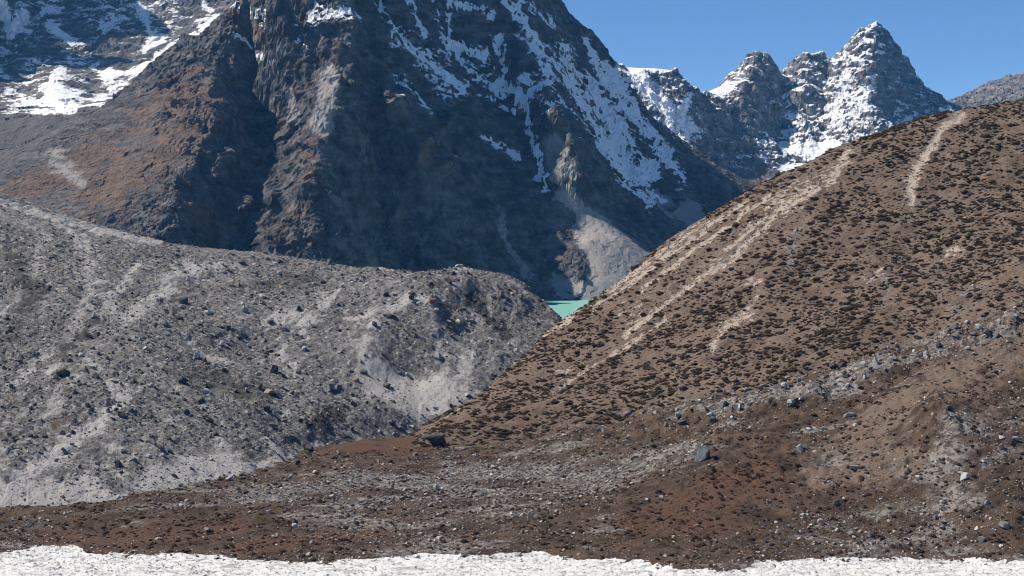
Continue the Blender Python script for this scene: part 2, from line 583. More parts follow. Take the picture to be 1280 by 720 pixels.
    low = sstep(3400, 2600, y) * sstep(0.9, 0.45, slope) * 0.5
    fan = np.clip(stroke(px, py, FAN), 0, 1)
    debris = np.clip(sstep(136, 144, py0) * sstep(150, 20, px0 + 1.2 * (py0 - 140)) * 1.3, 0, 1)
    veg = veg * (1 - debris)
    low = low * (1 - debris)
    scree = np.maximum(fan, 0)
    scree = np.maximum(scree, stroke(px, py, [(26, 0.75, [(690, 180), (700, 220)]), (14, 0.55, [(620, 260), (640, 320), (660, 350)]), (12, 0.6, [(840, 270), (820, 240)]), (34, 0.85, [(412, 95), (414, 125), (405, 150)]), (10, 0.8, [(358, 115), (364, 150)]), (44, 0.52, [(70, 200), (95, 222)])]))  # scree, plus a pale tint painted on the sunlit face of the second buttress
    sh.masks = {"r": np.clip(snow, 0, 1), "g": np.clip(np.maximum(veg, low), 0, 1), "b": np.clip(scree, 0, 1), "a": debris}
    sh.build("mountain", mountain_material("mountain_rock", 1.0, 0.72), flat=True)
    return sh


MOUNT = make_mountain()


def make_far_peaks():
    L = []

    def ln(*p):
        L.append([P(*q) for q in p])
    ln((740, 60, 6400), (780, 88, 6400), (812, 88, 6420), (842, 90, 6450), (852, 104, 6450), (872, 118, 6500), (896, 130, 6600))
    ln((896, 130, 6600), (908, 108, 6900), (925, 90, 7050), (938, 72, 7150), (945, 67, 7170), (952, 66, 7180), (959, 70, 7190), (968, 82, 7200), (985, 97, 7300), (995, 76, 7350), (1012, 68, 7350), (1028, 64, 7380), (1036, 78, 7400), (1052, 72, 7450), (1065, 52, 7450), (1080, 38, 7460), (1095, 31, 7460),
       (1110, 45, 7460), (1122, 58, 7470), (1135, 75, 7480), (1145, 98, 7500), (1160, 118, 7600), (1180, 132, 7800), (1195, 125, 8200), (1215, 116, 8500), (1232, 106, 8600), (1258, 103, 8600), (1280, 94, 8600), (1340, 80, 8600), (1450, 60, 8600))
    # ribs down
    ln((952, 67, 7180), (945, 110, 6850), (925, 150, 6600), (905, 190, 6350), (890, 225, 6150))
    ln((1012, 68, 7350), (1008, 110, 7050), (1010, 150, 6850), (1000, 190, 6600))
    ln((1095, 31, 7460), (1088, 80, 7150), (1095, 120, 6950), (1075, 160, 6700), (1060, 200, 6500))
    ln((1052, 72, 7450), (1040, 110, 7100), (1045, 150, 6850))
    ln((1145, 98, 7500), (1120, 130, 7200), (1110, 165, 6950))
    ln((850, 100, 6450), (835, 140, 6200), (860, 180, 6000), (880, 210, 5900))
    # hollows
    ln((985, 97, 7300), (978, 140, 7000), (965, 180, 6750), (975, 205, 6500), (990, 225, 6300))
    ln((1036, 78, 7400), (1028, 120, 7150), (1028, 165, 6850), (1020, 190, 6600))
    ln((1120, 80, 7400), (1105, 110, 7150))
    ln((896, 130, 6600), (898, 160, 6450), (885, 195, 6250))
    for px, py, Y in ((880, 260, 5700), (940, 255, 5800), (1000, 240, 6000), (1060, 225, 6200), (1150, 200, 6500), (1300, 170, 7200), (1450, 150, 7200), (820, 230, 5700), (740, 230, 5600)):
        L.append([P(px, py, Y)])
    for px, Y, z in ((700, 7200, 300), (850, 7400, 300), (950, 8000, 500), (1100, 8300, 500), (1250, 9300, 600), (1450, 9300, 600)):
        L.append([W(px, Y, z)])
    rel = Relief(L, 130, 5)
    sh = Sheet(0.05, 0.42, 400, np.concatenate([np.linspace(5600, 7600, 300), np.linspace(7610, 9300, 70)]))
    x, y = sh.x, sh.y
    wx = x + 20 * fbm(x, y, 220, 3, seed=43)
    wy = y + 20 * fbm(x, y, 220, 3, seed=49)
    z, gx, gy = rel.at(wx, wy)
    sl = np.hypot(gx, gy)
    st = np.maximum(sstep(0.3, 0.9, sl), 0.6 * (x / y > 0.29))
    g = gullies(x, y, gx, gy, 260, 6, 0.55, 1.3, seed=12)
    z = z + st * (8 * g + 12 * fbm(x, y, 170, 4, 0.55, 51, True))
    fx, fy = wx + 20 * fbm(x, y, 60, 3, seed=53), wy + 20 * fbm(x, y, 60, 3, seed=56)
    z = z + st * (20 * facets(fx, fy * 0.6, 60, 18) + 14 * facets(fx, fy, 28, 20))
    rough, ribs = crags(x, y, z, 80, 0.3, 800)
    rough = 0.75 * rough
    rough = rough * st
    nrm = grid_normals(x, y, z)
    sh.x, sh.y, z = x + nrm[..., 0] * rough, y + nrm[..., 1] * rough, z + nrm[..., 2] * rough
    x, y = sh.x, sh.y
    sh.z = z
    nz = grid_normals(x, y, z)[..., 2]
    px, py = to_px(x, y, z)
    px, py = ragged(px, py, x, y, 200, 8)
    snow = 0.39 - 0.55 * sstep(1160, 1185, px) + 0.17 * fbm(x, y, 300, 3, seed=71) + 0.85 * (nz - 0.5) - 0.10 * (ribs - 0.25)
    snow -= 0.25 * sstep(190, 240, py) + stroke(px, py, [(50, 0.22, [(950, 90), (930, 140), (910, 190)])])
    snow = np.maximum(snow, stroke(px, py, [(13, 1.0, [(982, 190), (1010, 190), (1050, 182)]), (30, 0.8, [(800, 95), (830, 130), (862, 160)]), (20, 0.8, [(860, 125), (840, 160)]), (26, 0.62, [(1060, 90), (1040, 150)]), (26, 0.62, [(1090, 100), (1070, 150)]),
                                        (8, 0.95, [(1176, 140), (1186, 138)])]))
    snow -= stroke(px, py, [(26, 0.5, [(955, 215), (930, 235)])])
    veg = stroke(px, py, [(20, 0.75, [(955, 210), (945, 225)])])
    sh.masks = {"r": np.clip(snow, 0, 1), "g": veg, "b": np.zeros_like(veg)}
    sh.build("mountain_range", mountain_material("far_peak_rock", 1.3, 1.1), flat=True)


make_far_peaks()


def make_snow_wall():
    """the glaciated wall and snow basin behind the spur"""
    L = []

    def ln(*p):
        L.append([P(*q) for q in p])
    ln((-300, -250, 7200), (-100, -300, 7200), (100, -260, 7200), (300, -280, 7200), (460, -240, 7200))
    ln((-100, 60, 6300), (0, 85, 6100), (40, 98, 6000), (75, 84, 6050), (100, 95, 6000), (150, 75, 6100), (195, 58, 6200), (235, 35, 6350), (280, 0, 6600), (330, -40, 6800))
    ln((-100, 120, 5300), (0, 130, 5200), (60, 130, 5200), (120, 128, 5200), (200, 110, 5300))
    ln((-200, 150, 4900), (0, 152, 4800), (60, 141, 4800), (120, 139, 4750), (200, 140, 4700), (300, 130, 4700))
    ln((-120, -270, 6900), (-90, -280, 6500), (-85, -200, 6250), (-90, -40, 6050), (-100, 60, 5900))  # unseen ridge beyond the left edge, added to throw shade on the wall
    ln((74, 84, 6020), (72, 100, 5700), (66, 126, 5300))
    ln((30, 118, 5800), (20, 128, 5400))
    ln((112, 112, 5800), (125, 128, 5350))
    ln((20, -30, 6700), (50, 30, 6400), (68, 70, 6150))
    ln((120, -40, 6900), (110, 20, 6500), (105, 70, 6200))
    ln((200, -60, 7000), (190, 0, 6600), (205, 40, 6330))
    ln((160, -60, 6950), (150, 0, 6550), (150, 60, 6200))
    for px, Y, z in ((-300, 4300, 250), (0, 4300, 270), (150, 4300, 280), (400, 4300, 280), (-300, 7800, 600), (100, 7800, 600), (460, 7800, 600), (-300, 5500, 420)):
        L.append([W(px, Y, z)])
    rel = Relief(L, 140, 18)
    sh = Sheet(-0.55, -0.12, 320, np.linspace(4300, 7800, 330))
    x, y = sh.x, sh.y
    z, gx, gy = rel.at(x + 25 * fbm(x, y, 200, 3, seed=83), y + 25 * fbm(x, y, 200, 3, seed=89))
    sl = np.hypot(gx, gy)
    st = sstep(0.5, 1.0, sl)
    z = z + st * (8 * gullies(x, y, gx, gy, 260, 6, 0.55, 1.2, seed=22) + 14 * fbm(x, y, 150, 5, 0.55, 61, True)) + (1 - st) * (9 * fbm(x, y, 90, 5, 0.6, 66) + 8 * facets(x, y, 60, 68))
    rough, ribs = crags(x, y, z, 110, -0.3, 900)
    rough = rough * st
    nrm = grid_normals(x, y, z)
    sh.x, sh.y, z = x + nrm[..., 0] * rough, y + nrm[..., 1] * rough, z + nrm[..., 2] * rough
    x, y = sh.x, sh.y
    sh.z = z
    nz = grid_normals(x, y, z)[..., 2]
    px0, py0 = to_px(x, y, z)
    px, py = ragged(px0, py0, x, y, 200, 9)
    snow = 0.33 + 0.26 * fbm(x, y, 300, 3, seed=77) + st * (0.6 * (nz - 0.5) - 0.12 * (ribs - 0.25))
    snow = np.maximum(snow, (1 - st) * sstep(156, 138, py) * (0.44 + 0.75 * fbm(x, y, 150, 5, 0.6, seed=31)))
    snow = np.maximum(snow, stroke(px, py, [(14, 1.1, [(72, 92), (66, 118), (100, 118)]), (16, 1.1, [(72, 105), (60, 125)]), (16, 0.95, [(30, 130), (90, 132)]), (14, 1.0, [(130, 98), (170, 90), (210, 68)]), (8, 1.0, [(215, 65), (240, 45), (275, 25)]),
                                        (20, 0.8, [(0, 0), (10, 40), (30, 20)]), (14, 0.8, [(60, 30), (80, 50), (100, 52)]), (12, 0.8, [(255, 0), (265, 14)]), (12, 0.7, [(170, 0), (185, 30), (195, 55)])]))
    scree = sstep(142, 152, py0)
    sh.masks = {"r": np.clip(snow - scree, 0, 1), "g": np.zeros_like(snow), "b": scree * 0.0, "a": scree}
    sh.build("snow_mountain", mountain_material("snow_wall_rock", 1.2, 0.9), flat=True)


make_snow_wall()


# ------------------------------------------------------------------ near ground
def ground_material(name, kind):
    t = NT(name)
    r, g, b, a = t.mask()
    big = t.noise(45, 4, 0.55)
    mid = t.noise(9, 5, 0.6)
    sm = t.noise(2.2, 5, 0.65)
    fine = t.noise(0.6, 3, 0.6)
    vr = t.voro(1.7, out=1)
    vs = t.n("ShaderNodeSeparateColor")
    t.link(vr, vs.inputs[0])
    vr = vs.outputs[0]
    if kind == "moraine":
        col = t.mix(t.ramp(big, [(0.38, 0.0), (0.62, 1.0)]), (0.108, 0.102, 0.098), (0.185, 0.174, 0.164))
        col = t.mix(t.ramp(sm, [(0.42, 0.0), (0.66, 1.0)]), col, (0.255, 0.243, 0.23))
        col = t.mix(t.ramp(vr, [(0.0, 0.55), (0.35, 0.0), (0.80, 0.0), (1.0, 0.0)]), col, (0.06, 0.058, 0.06))
        col = t.mix(t.ramp(vr, [(0.80, 0.0), (0.97, 0.7)]), col, (0.40, 0.39, 0.375))
        silt = t.mix(mid, (0.31, 0.295, 0.278), (0.43, 0.412, 0.39))
        rm = t.thresh(t.math('ADD', r, t.math('MULTIPLY', t.math('SUBTRACT', mid, 0.5), 1.1)), 0.38, 0.62)
        col = t.mix(rm, col, silt)
        bm = t.thresh(t.math('ADD', b, t.math('MULTIPLY', t.math('SUBTRACT', mid, 0.5), 1.0)), 0.35, 0.6)
        col = t.mix(bm, col, (0.075, 0.071, 0.069))
        gm = t.thresh(t.math('ADD', g, t.math('MULTIPLY', t.math('SUBTRACT', mid, 0.5), 1.0)), 0.35, 0.6)
        col = t.mix(gm, col, (0.13, 0.095, 0.068))
        h = t.math('MULTIPLY_ADD', sm, 1.0, t.math('MULTIPLY', fine, 0.4))
        return t.done(col, t.bump(h, 1.6, 0.9))
    if kind == "hill":
        col = t.mix(t.ramp(big, [(0.36, 0.0), (0.64, 1.0)]), (0.104, 0.074, 0.055), (0.150, 0.109, 0.083))
        col = t.mix(t.ramp(mid, [(0.42, 0.0), (0.62, 0.8)]), col, (0.178, 0.136, 0.107))
        col = t.mix(t.ramp(sm, [(0.54, 0.0), (0.66, 0.75)]), col, (0.062, 0.040, 0.027))
        grey = t.mix(vr, (0.06, 0.056, 0.053), (0.25, 0.235, 0.22))
        gm = t.thresh(t.math('ADD', g, t.math('MULTIPLY', t.math('SUBTRACT', mid, 0.5), 1.3)), 0.40, 0.62)
        col = t.mix(gm, col, grey)
        bare = t.mix(mid, (0.30, 0.245, 0.195), (0.42, 0.36, 0.30))
        rm = t.thresh(t.math('ADD', r, t.math('MULTIPLY', t.math('SUBTRACT', t.noise(4, 6, 0.7), 0.5), 2.4)), 0.42, 0.72)
        col = t.mix(rm, col, bare)
        h = t.math('MULTIPLY_ADD', sm, 1.0, t.math('MULTIPLY', fine, 0.35))
        return t.done(col, t.bump(h, 1.1, 0.8))
    # the plain: rubble, heath, red moss and the white river bed
    heath = t.mix(t.ramp(mid, [(0.38, 0.0), (0.62, 1.0)]), (0.050, 0.034, 0.025), (0.105, 0.072, 0.052))
    red = t.mix(sm, (0.075, 0.043, 0.030), (0.122, 0.073, 0.051))
    gm = t.thresh(t.math('ADD', g, t.math('MULTIPLY', t.math('SUBTRACT', mid, 0.5), 1.0)), 0.38, 0.66)
    col = t.mix(gm, heath, red)
    rub = t.mix(t.ramp(vr, [(0.1, 0.0), (0.9, 1.0)]), (0.075, 0.064, 0.056), (0.26, 0.232, 0.208))
    lay = t.noise(16, 6, 0.62, stretch=(0.35, 1.0, 1.0, 0, 0, 0.25))
    bm = t.thresh(t.math('ADD', b, t.math('MULTIPLY', t.math('SUBTRACT', lay, 0.5), 2.0)), 0.40, 0.66)
    col = t.mix(bm, col, rub)
    soil = t.mix(mid, (0.125, 0.088, 0.066), (0.175, 0.130, 0.102))
    am = t.thresh(t.math('ADD', a, t.math('MULTIPLY', t.math('SUBTRACT', mid, 0.5), 1.2)), 0.42, 0.66)
    col = t.mix(am, col, soil)
    gv = t.mix(t.ramp(t.noise(3.5, 6, 0.7, stretch=(0.3, 1, 1)), [(0.32, 0.0), (0.50, 1.0)]), (0.26, 0.245, 0.22), (0.76, 0.74, 0.71))
    rm = t.thresh(t.math('ADD', r, t.math('MULTIPLY', t.math('SUBTRACT', t.noise(5, 6, 0.65), 0.5), 0.5)), 0.42, 0.52)
    col = t.mix(rm, col, gv)
    h = t.math('MULTIPLY_ADD', sm, 1.0, t.math('MULTIPLY', fine, 0.5))
    return t.done(col, t.bump(h, 0.9, 0.9))


RIVER_EDGE = np.array([(-300, 690), (0, 690), (60, 684), (90, 681), (110, 690), (200, 691), (330, 702), (400, 703), (430, 697), (520, 694), (560, 696), (600, 693), (680, 692), (700, 697), (760, 697), (850, 711), (930, 711), (950, 703), (1010, 700), (1080, 697), (1280, 699), (1600, 700)], float)


def make_plain():
    L = []
    for px in range(-240, 1600, 160):
        for Y, z in ((300, 0.5), (360, 0), (420, 0)):
            L.append([W(px, Y, z)])
        py = np.interp(px, RIVER_EDGE[:, 0], RIVER_EDGE[:, 1])
        L.append([W(px, 1758 * 110 / (py - 270) + 4, 0.3)])
    for px, Y, z in ((-240, 500, 1), (0, 505, 1.5), (200, 520, 2), (400, 520, 2.5), (600, 520, 4), (0, 600, 2), (200, 600, 3), (400, 600, 3.2), (-240, 640, 2), (390, 655, 3), (470, 652, 3), (530, 655, 3.2), (300, 680, 2), (0, 760, 0), (400, 760, 0),
                     (640, 480, 4), (760, 480, 5)):
        L.append([W(px, Y, z)])
    for q in ((900, 600, 520), (880, 573, 545), (1280, 655, 462), (1280, 600, 482), (1280, 500, 545), (1280, 440, 590), (1280, 395, 615), (1100, 450, 625), (1000, 480, 622), (1000, 540, 565), (1000, 620, 500), (1100, 600, 505), (1100, 530, 555),
              (1185, 512, 540), (1210, 550, 505), (850, 512, 632), (700, 543, 636), (560, 560, 642), (780, 590, 560), (700, 610, 550), (1450, 600, 480), (1450, 420, 580), (1450, 345, 620), (1600, 300, 620), (1600, 600, 470)):
        L.append([P(*q)])
    for px, Y, z in ((640, 740, -6), (850, 740, 10), (1100, 740, 30), (1450, 740, 70), (640, 800, -10), (1450, 800, 60), (0, 800, -4)):
        L.append([W(px, Y, z)])
    rel = Relief(L, 40, 10)
    sh = Sheet(-0.47, 0.48, 760, np.concatenate([np.linspace(300, 425, 40), np.linspace(426.5, 660, 330), np.linspace(663, 800, 30)]))
    x, y = sh.x, sh.y
    z, gx, gy = rel.at(x, y)
    px, py = to_px(x, y, z)
    edge = np.interp(px, RIVER_EDGE[:, 0], RIVER_EDGE[:, 1])
    ex, ey = ragged(px, py, x, y, 18, 5)
    river = sstep(-5, 6, ey - np.interp(ex, RIVER_EDGE[:, 0], RIVER_EDGE[:, 1]))
    rise = sstep(3, 16, z)
    amp = 0.35 + 0.65 * rise
    z = z + (1 - river) * amp * (3.2 * fbm(x, y, 38, 4, 0.55, 101) + 0.9 * rise * fbm(x, y, 13, 4, 0.55, 104, True) + 1.0 * facets(x, y * 1.4, 7, 103) + 0.6 * facets(x, y, 3, 107)) + (1 - river) * 0.6
    z = z + river * (0.35 * fbm(x, y * 2.0, 12, 5, 0.6, 111) - 0.3 + 0.35 * facets(x, y, 2.2, 113))
    # braided channels in the white gravel
    ch = np.abs(perlin(x / 26 + 0.3, y / 8 + 0.15 * fbm(x, y, 9, 2, seed=4), 117))
    z = z - river * 0.8 * sstep(0.07, 0.0, ch)
    # the rocky ledge under the hill
    z = z + 3.2 * stroke(px, py, [(20, 1, [(820, 534), (950, 507), (1080, 472), (1180, 440), (1290, 402)])]) * (1 + 0.7 * facets(x, y, 6, 141))
    # the knoll on the slope
    z = z + 5.5 * np.exp(-(((px - 1172) / 34) ** 2 + ((py - 528) / 30) ** 2)) * (1 + 0.5 * fbm(x, y, 9, 4, 0.6, 119, True))
    rx, ry = ragged(px, py, x, y, 24, 8)
    red = stroke(rx, ry, [(26, 1.0, [(490, 556), (525, 553)]), (14, 0.9, [(420, 560), (470, 560)]), (30, 0.8, [(60, 676), (200, 672), (300, 662)]), (60, 0.8, [(880, 620), (960, 600), (820, 650)]), (50, 0.75, [(760, 660), (900, 660)]), (40, 0.7, [(300, 690), (500, 660)]), (30, 0.6, [(1180, 500), (1160, 490)])])
    meadow = stroke(rx, ry, [(22, 1.5, [(490, 557), (520, 552)]), (10, 1.2, [(430, 562), (500, 560)])])
    z = z * 1.0
    rub = 0.38 + 0.30 * fbm(x, y, 60, 3, seed=121) - 0.5 * meadow
    rub = np.maximum(rub, stroke(rx, ry, [(46, 0.72, [(560, 590), (760, 590), (860, 560)]), (40, 0.68, [(300, 620), (480, 600), (640, 620)]), (40, 0.72, [(900, 530), (1050, 480), (1280, 410)]), (34, 0.7, [(1230, 580), (1270, 560)]), (44, 0.62, [(1000, 660), (1200, 630)]), (30, 0.6, [(640, 650), (760, 610)])]))
    rub -= stroke(rx, ry, [(60, 0.4, [(820, 650), (960, 600)]), (40, 0.35, [(100, 676), (330, 672)])])
    soil = stroke(rx, ry, [(60, 0.85, [(1060, 560), (1120, 510), (1200, 470), (1280, 440)]), (50, 0.75, [(1020, 600), (1140, 580)]), (30, 0.7, [(1240, 520), (1270, 500)])]) - 0.25 * fbm(x, y, 20, 3, seed=131)
    sh.masks = {"r": river * (1 - 0.6 * sstep(0.05, 0.0, ch)), "g": np.clip(red, 0, 1), "b": np.clip(rub, 0, 1), "a": np.clip(soil, 0, 1)}
    sh.red, sh.river, sh.meadow = red, river, meadow
    sh.z = z
    sh.build("valley_floor", ground_material("valley_ground", "plain"))
    return sh


PLAIN = make_plain()


def make_moraine():
    L = []

    def ln(*p):
        L.append([P(*q) for q in p])
    # outer crest
    ln((-300, 205, 1000), (-120, 245, 980), (0, 268, 950), (75, 280, 940), (120, 288, 930), (210, 304, 920), (290, 313, 910), (340, 321, 900), (400, 328, 890), (430, 335, 880), (470, 334, 870), (500, 343, 860), (530, 343, 850), (555, 338, 845), (575, 333, 840), (600, 338, 838), (640, 347, 835), (672, 370, 832), (690, 385, 830), (708, 402, 830))
    # hollow and inner crest behind
    ln((-300, 235, 1120), (0, 285, 1060), (120, 300, 1030), (220, 318, 1000))
    ln((-300, 170, 1350), (-120, 215, 1300), (0, 240, 1250), (30, 254, 1240), (60, 264, 1230), (100, 277, 1220), (150, 290, 1200), (215, 306, 1180), (270, 316, 1150))
    # slope, from the crest to the foot
    ln((0, 330, 820), (60, 345, 800), (150, 365, 790), (230, 378, 785))
    ln((0, 430, 690), (80, 420, 700), (170, 430, 700), (260, 410, 745))
    ln((320, 360, 830), (400, 372, 810), (480, 380, 790), (540, 378, 785))
    ln((300, 440, 735), (400, 430, 750), (480, 440, 745), (540, 420, 762))
    ln((570, 345, 820), (562, 372, 800), (560, 400, 782))
    ln((600, 390, 805), (620, 420, 785), (625, 450, 760))
    ln((0, 510, 610), (120, 500, 622), (250, 500, 648), (350, 500, 672), (440, 490, 706), (510, 470, 735))
    ln((0, 590, 540), (60, 585, 546), (150, 575, 566), (250, 560, 592), (330, 545, 620), (400, 530, 658), (480, 520, 690), (540, 505, 708))
    # foot
    ln((-300, 700, 480), (-120, 665, 492), (0, 640, 512), (100, 625, 524), (200, 610, 545), (300, 592, 575), (380, 567, 628), (420, 556, 652), (450, 549, 668), (500, 542, 684), (540, 536, 692), (590, 500, 716), (640, 455, 756), (700, 405, 812))
    ln((-300, 560, 560), (-120, 500, 610))
    for px, Y, z in ((-300, 450, -6), (0, 460, -12), (200, 480, -12), (400, 540, -12), (500, 600, -12), (560, 640, -8), (640, 680, -8), (740, 780, 20), (740, 850, 25),
                     (-300, 1700, 60), (0, 1700, 30), (200, 1600, 10), (400, 1500, -40), (600, 1300, -50), (700, 1100, -20), (500, 1050, 40), (330, 1060, 75)):
        L.append([W(px, Y, z)])
    rel = Relief(L, 34, 9)
    sh = Sheet(-0.50, 0.075, 640, np.concatenate([np.linspace(450, 900, 400), np.linspace(902, 1300, 130), np.linspace(1306, 1700, 24)]))
    x, y = sh.x, sh.y
    z, gx, gy = rel.at(x + 4 * fbm(x, y, 30, 3, seed=5), y + 4 * fbm(x, y, 30, 3, seed=6))
    px, py = to_px(x, y, z)
    sl = np.hypot(gx, gy)
    near = 1 - 0.3 * stroke(px, py, [(20, 1.0, [(-100, 240), (0, 250), (100, 280), (210, 300), (300, 312)])])
    g = gullies(x, y, gx, gy, 46, 4, 0.5, 0.8, seed=42)
    scarp = stroke(px, py, [(50, 1.0, [(470, 470), (520, 500), (560, 490)]), (34, 1.0, [(0, 625), (60, 610), (110, 612)]), (30, 1.0, [(190, 600), (240, 585), (290, 580)]), (13, 0.8, [(0, 252), (60, 272), (120, 288), (200, 302)])])
    flute = stroke(px, py, [(24, 1.0, [(-60, 232), (0, 250), (60, 270), (120, 286), (200, 300)])])
    z = z + 2.2 * flute * fbm(x * 1.0, y * 0.2, 11, 3, 0.55, 211, True)
    near = near * (1 - 0.55 * np.clip(scarp * 1.5, 0, 1))
    z = z - 0.5 + near * (4.2 * fbm(x, y, 85, 3, 0.42, 201) + 1.3 * fbm(x, y, 24, 4, 0.5, 205, True) + 0.8 * facets(x, y, 6.5, 207) + 0.6 * facets(x, y, 2.8, 209)) + 1.3 * g * sstep(0.12, 0.4, sl) * (0.5 + 0.4 * np.clip(scarp, 0, 1))
    sh.z = z
    px, py = to_px(x, y, z)
    px, py = ragged(px, py, x, y, 30, 9)
    silt = np.maximum(scarp * 1.0, stroke(px, py, [(20, 0.85, [(20, 600), (110, 540), (160, 500), (140, 480)]), (26, 0.75, [(155, 395), (205, 365), (215, 345)]), (18, 0.7, [(60, 470), (110, 420), (150, 360)]), (20, 0.7, [(330, 400), (400, 395)]), (30, 0.7, [(225, 335), (270, 335)]), (26, 0.6, [(440, 400), (500, 380), (550, 372)]), (22, 0.65, [(590, 440), (570, 470)]), (14, 0.7, [(570, 336), (590, 340)]), (28, 0.6, [(100, 300), (120, 350), (90, 420)]), (7, 1.1, [(78, 283), (86, 292), (94, 301)]), (12, 0.7, [(170, 330), (120, 390), (70, 440), (10, 480)]), (12, 0.6, [(60, 300), (40, 350), (0, 400)]), (16, 0.8, [(400, 560), (300, 585), (180, 620), (60, 640)])]))
    silt = np.maximum(silt * 1.0, 0.26 + 0.3 * g * sstep(0.1, 0.3, sl))
    dark = stroke(px, py, [(16, 0.9, [(590, 375), (615, 400), (635, 418)]), (40, 0.6, [(20, 330), (40, 380), (10, 420)]), (40, 0.55, [(80, 440), (120, 400)]), (50, 0.5, [(280, 360), (380, 350)]), (60, 0.5, [(250, 470), (330, 500)]), (40, 0.5, [(20, 540), (60, 500)]), (30, 0.6, [(420, 510), (400, 530)])]) + 0.25 * fbm(x, y, 70, 3, seed=221)  # first stroke paints the shade on the right side of the crest hump
    veg = stroke(px, py, [(14, 0.8, [(385, 572), (440, 560)]), (20, 0.55, [(60, 530), (80, 520)]), (10, 0.7, [(20, 440)])])
    sh.masks = {"r": np.clip(silt, 0, 1), "g": veg, "b": np.clip(dark, 0, 1)}
    sh.silt = silt
    sh.build("moraine", ground_material("moraine_till", "moraine"))
    return sh


MORAINE = make_moraine()


def make_hill():
    L = []

    def ln(*p):
        L.append([P(*q) for q in p])
    ln((500, 562, 660), (530, 547, 652), (620, 545, 645), (700, 540, 640), (780, 527, 638), (850, 510, 635), (930, 495, 630), (1000, 478, 627), (1060, 458, 626), (1100, 449, 626), (1200, 418, 626), (1280, 392, 622), (1450, 342, 622), (1600, 295, 622))
    ln((530, 545, 665), (560, 516, 700), (590, 490, 735), (620, 462, 768), (660, 433, 800), (700, 405, 826), (740, 379, 842), (800, 325, 856), (850, 292, 866), (900, 260, 874), (950, 232, 880), (1000, 206, 884), (1050, 182, 886), (1100, 166, 886), (1150, 148, 886), (1200, 137, 886), (1280, 124, 886), (1400, 104, 890), (1600, 70, 900))
    ln((700, 470, 725), (760, 440, 735), (850, 400, 738), (950, 350, 745), (1050, 310, 750), (1150, 280, 752), (1280, 250, 752), (1450, 215, 752))
    ln((1150, 200, 822), (1130, 260, 775), (1110, 330, 722), (1080, 400, 668))
    for px, Y, z in ((450, 620, -12), (560, 610, -12), (700, 600, -5), (850, 590, -8), (1000, 580, 5), (1280, 570, 22), (1600, 560, 45),
                     (560, 800, -10), (640, 860, 0), (720, 930, 20), (850, 1000, 45), (1000, 1050, 70), (1280, 1100, 100), (1600, 1100, 130), (600, 1150, -70), (900, 1200, -40), (1280, 1200, 20), (1600, 1200, 60)):
        L.append([W(px, Y, z)])
    rel = Relief(L, 34, 9)
    sh = Sheet(-0.12, 0.50, 600, np.concatenate([np.linspace(560, 900, 330), np.linspace(905, 1200, 20)]))
    x, y = sh.x, sh.y
    z, gx, gy = rel.at(x + 3 * fbm(x, y, 30, 3, seed=15), y + 3 * fbm(x, y, 30, 3, seed=16))
    g = gullies(x, y, gx, gy, 60, 4, 0.5, 0.7, seed=62)
    z = z + 1.0 * g + 1.6 * fbm(x, y, 50, 4, 0.5, 301) + 0.45 * facets(x, y, 5, 303) + 0.3 * facets(x, y, 2.3, 305)
    sh.z = z
    px, py = to_px(x, y, z)
    px, py = ragged(px, py, x, y, 22, 7)
    bare = stroke(px, py, [(10, 0.95, [(1200, 138), (1178, 165), (1160, 190), (1145, 215), (1135, 250)]), (20, 0.7, [(1060, 190), (1040, 225), (1000, 240)]), (10, 0.8, [(1050, 215), (1000, 250), (960, 280), (920, 315)]), (7, 1.0, [(960, 280), (900, 330), (860, 358), (830, 380), (780, 420)]),
                           (6, 0.9, [(1000, 245), (940, 283), (900, 312)]), (6, 0.85, [(960, 245), (900, 290), (850, 325), (800, 362)]), (6, 0.8, [(930, 252), (860, 300), (800, 345), (740, 388)]),
                           (5, 1.0, [(720, 388), (680, 420), (640, 452), (600, 485), (560, 520)]), (9, 0.7, [(880, 274), (820, 318), (760, 362)]), (6, 0.9, [(830, 395), (790, 425), (740, 455), (690, 490)]), (9, 0.8, [(935, 352), (950, 350)]), (10, 0.65, [(950, 360), (935, 390), (905, 410)]), (9, 0.7, [(905, 410), (890, 440)]),
                           (8, 0.7, [(930, 395), (938, 398)]), (10, 0.6, [(700, 465), (710, 460)]), (5, 1.1, [(720, 541), (760, 535), (795, 528)]), (14, 0.55, [(1100, 340), (1085, 350)]), (14, 0.5, [(1180, 320), (1200, 316)]), (30, 0.55, [(1035, 212), (960, 262)]), (26, 0.45, [(1000, 260), (880, 340), (780, 400)])])
    sh.z = sh.z - 1.1 * np.clip(bare, 0, 1) * sstep(0.2, 0.7, bare)
    bare = bare + 0.12 * g
    grey = stroke(px, py, [(16, 0.5, [(1135, 250), (1140, 300), (1110, 345), (1100, 380)]), (30, 0.95, [(1280, 400), (1180, 432), (1080, 465), (980, 490), (880, 512), (800, 532)]), (24, 0.5, [(1000, 280), (980, 340)]), (20, 0.55, [(1230, 360), (1190, 380)])])
    sh.masks = {"r": np.clip(bare, 0, 1), "g": np.clip(grey, 0, 1), "b": grey * 0}
    sh.bare, sh.grey = bare, grey
    sh.build("hillside", ground_material("hillside_soil", "hill"))
    return sh


HILL = make_hill()

# ------------------------------------------------------------------ far ground and lake
base = Sheet(-0.85, 0.85, 60, np.geomspace(60, 10400, 60))
base.z = np.where(base.y < 500, np.interp(base.y, [60, 300, 480, 520], [30, -3, -4, -30]), -160.0)
base.masks = {}
base.build("ground", NT("far_ground").done((0.16, 0.14, 0.125)))


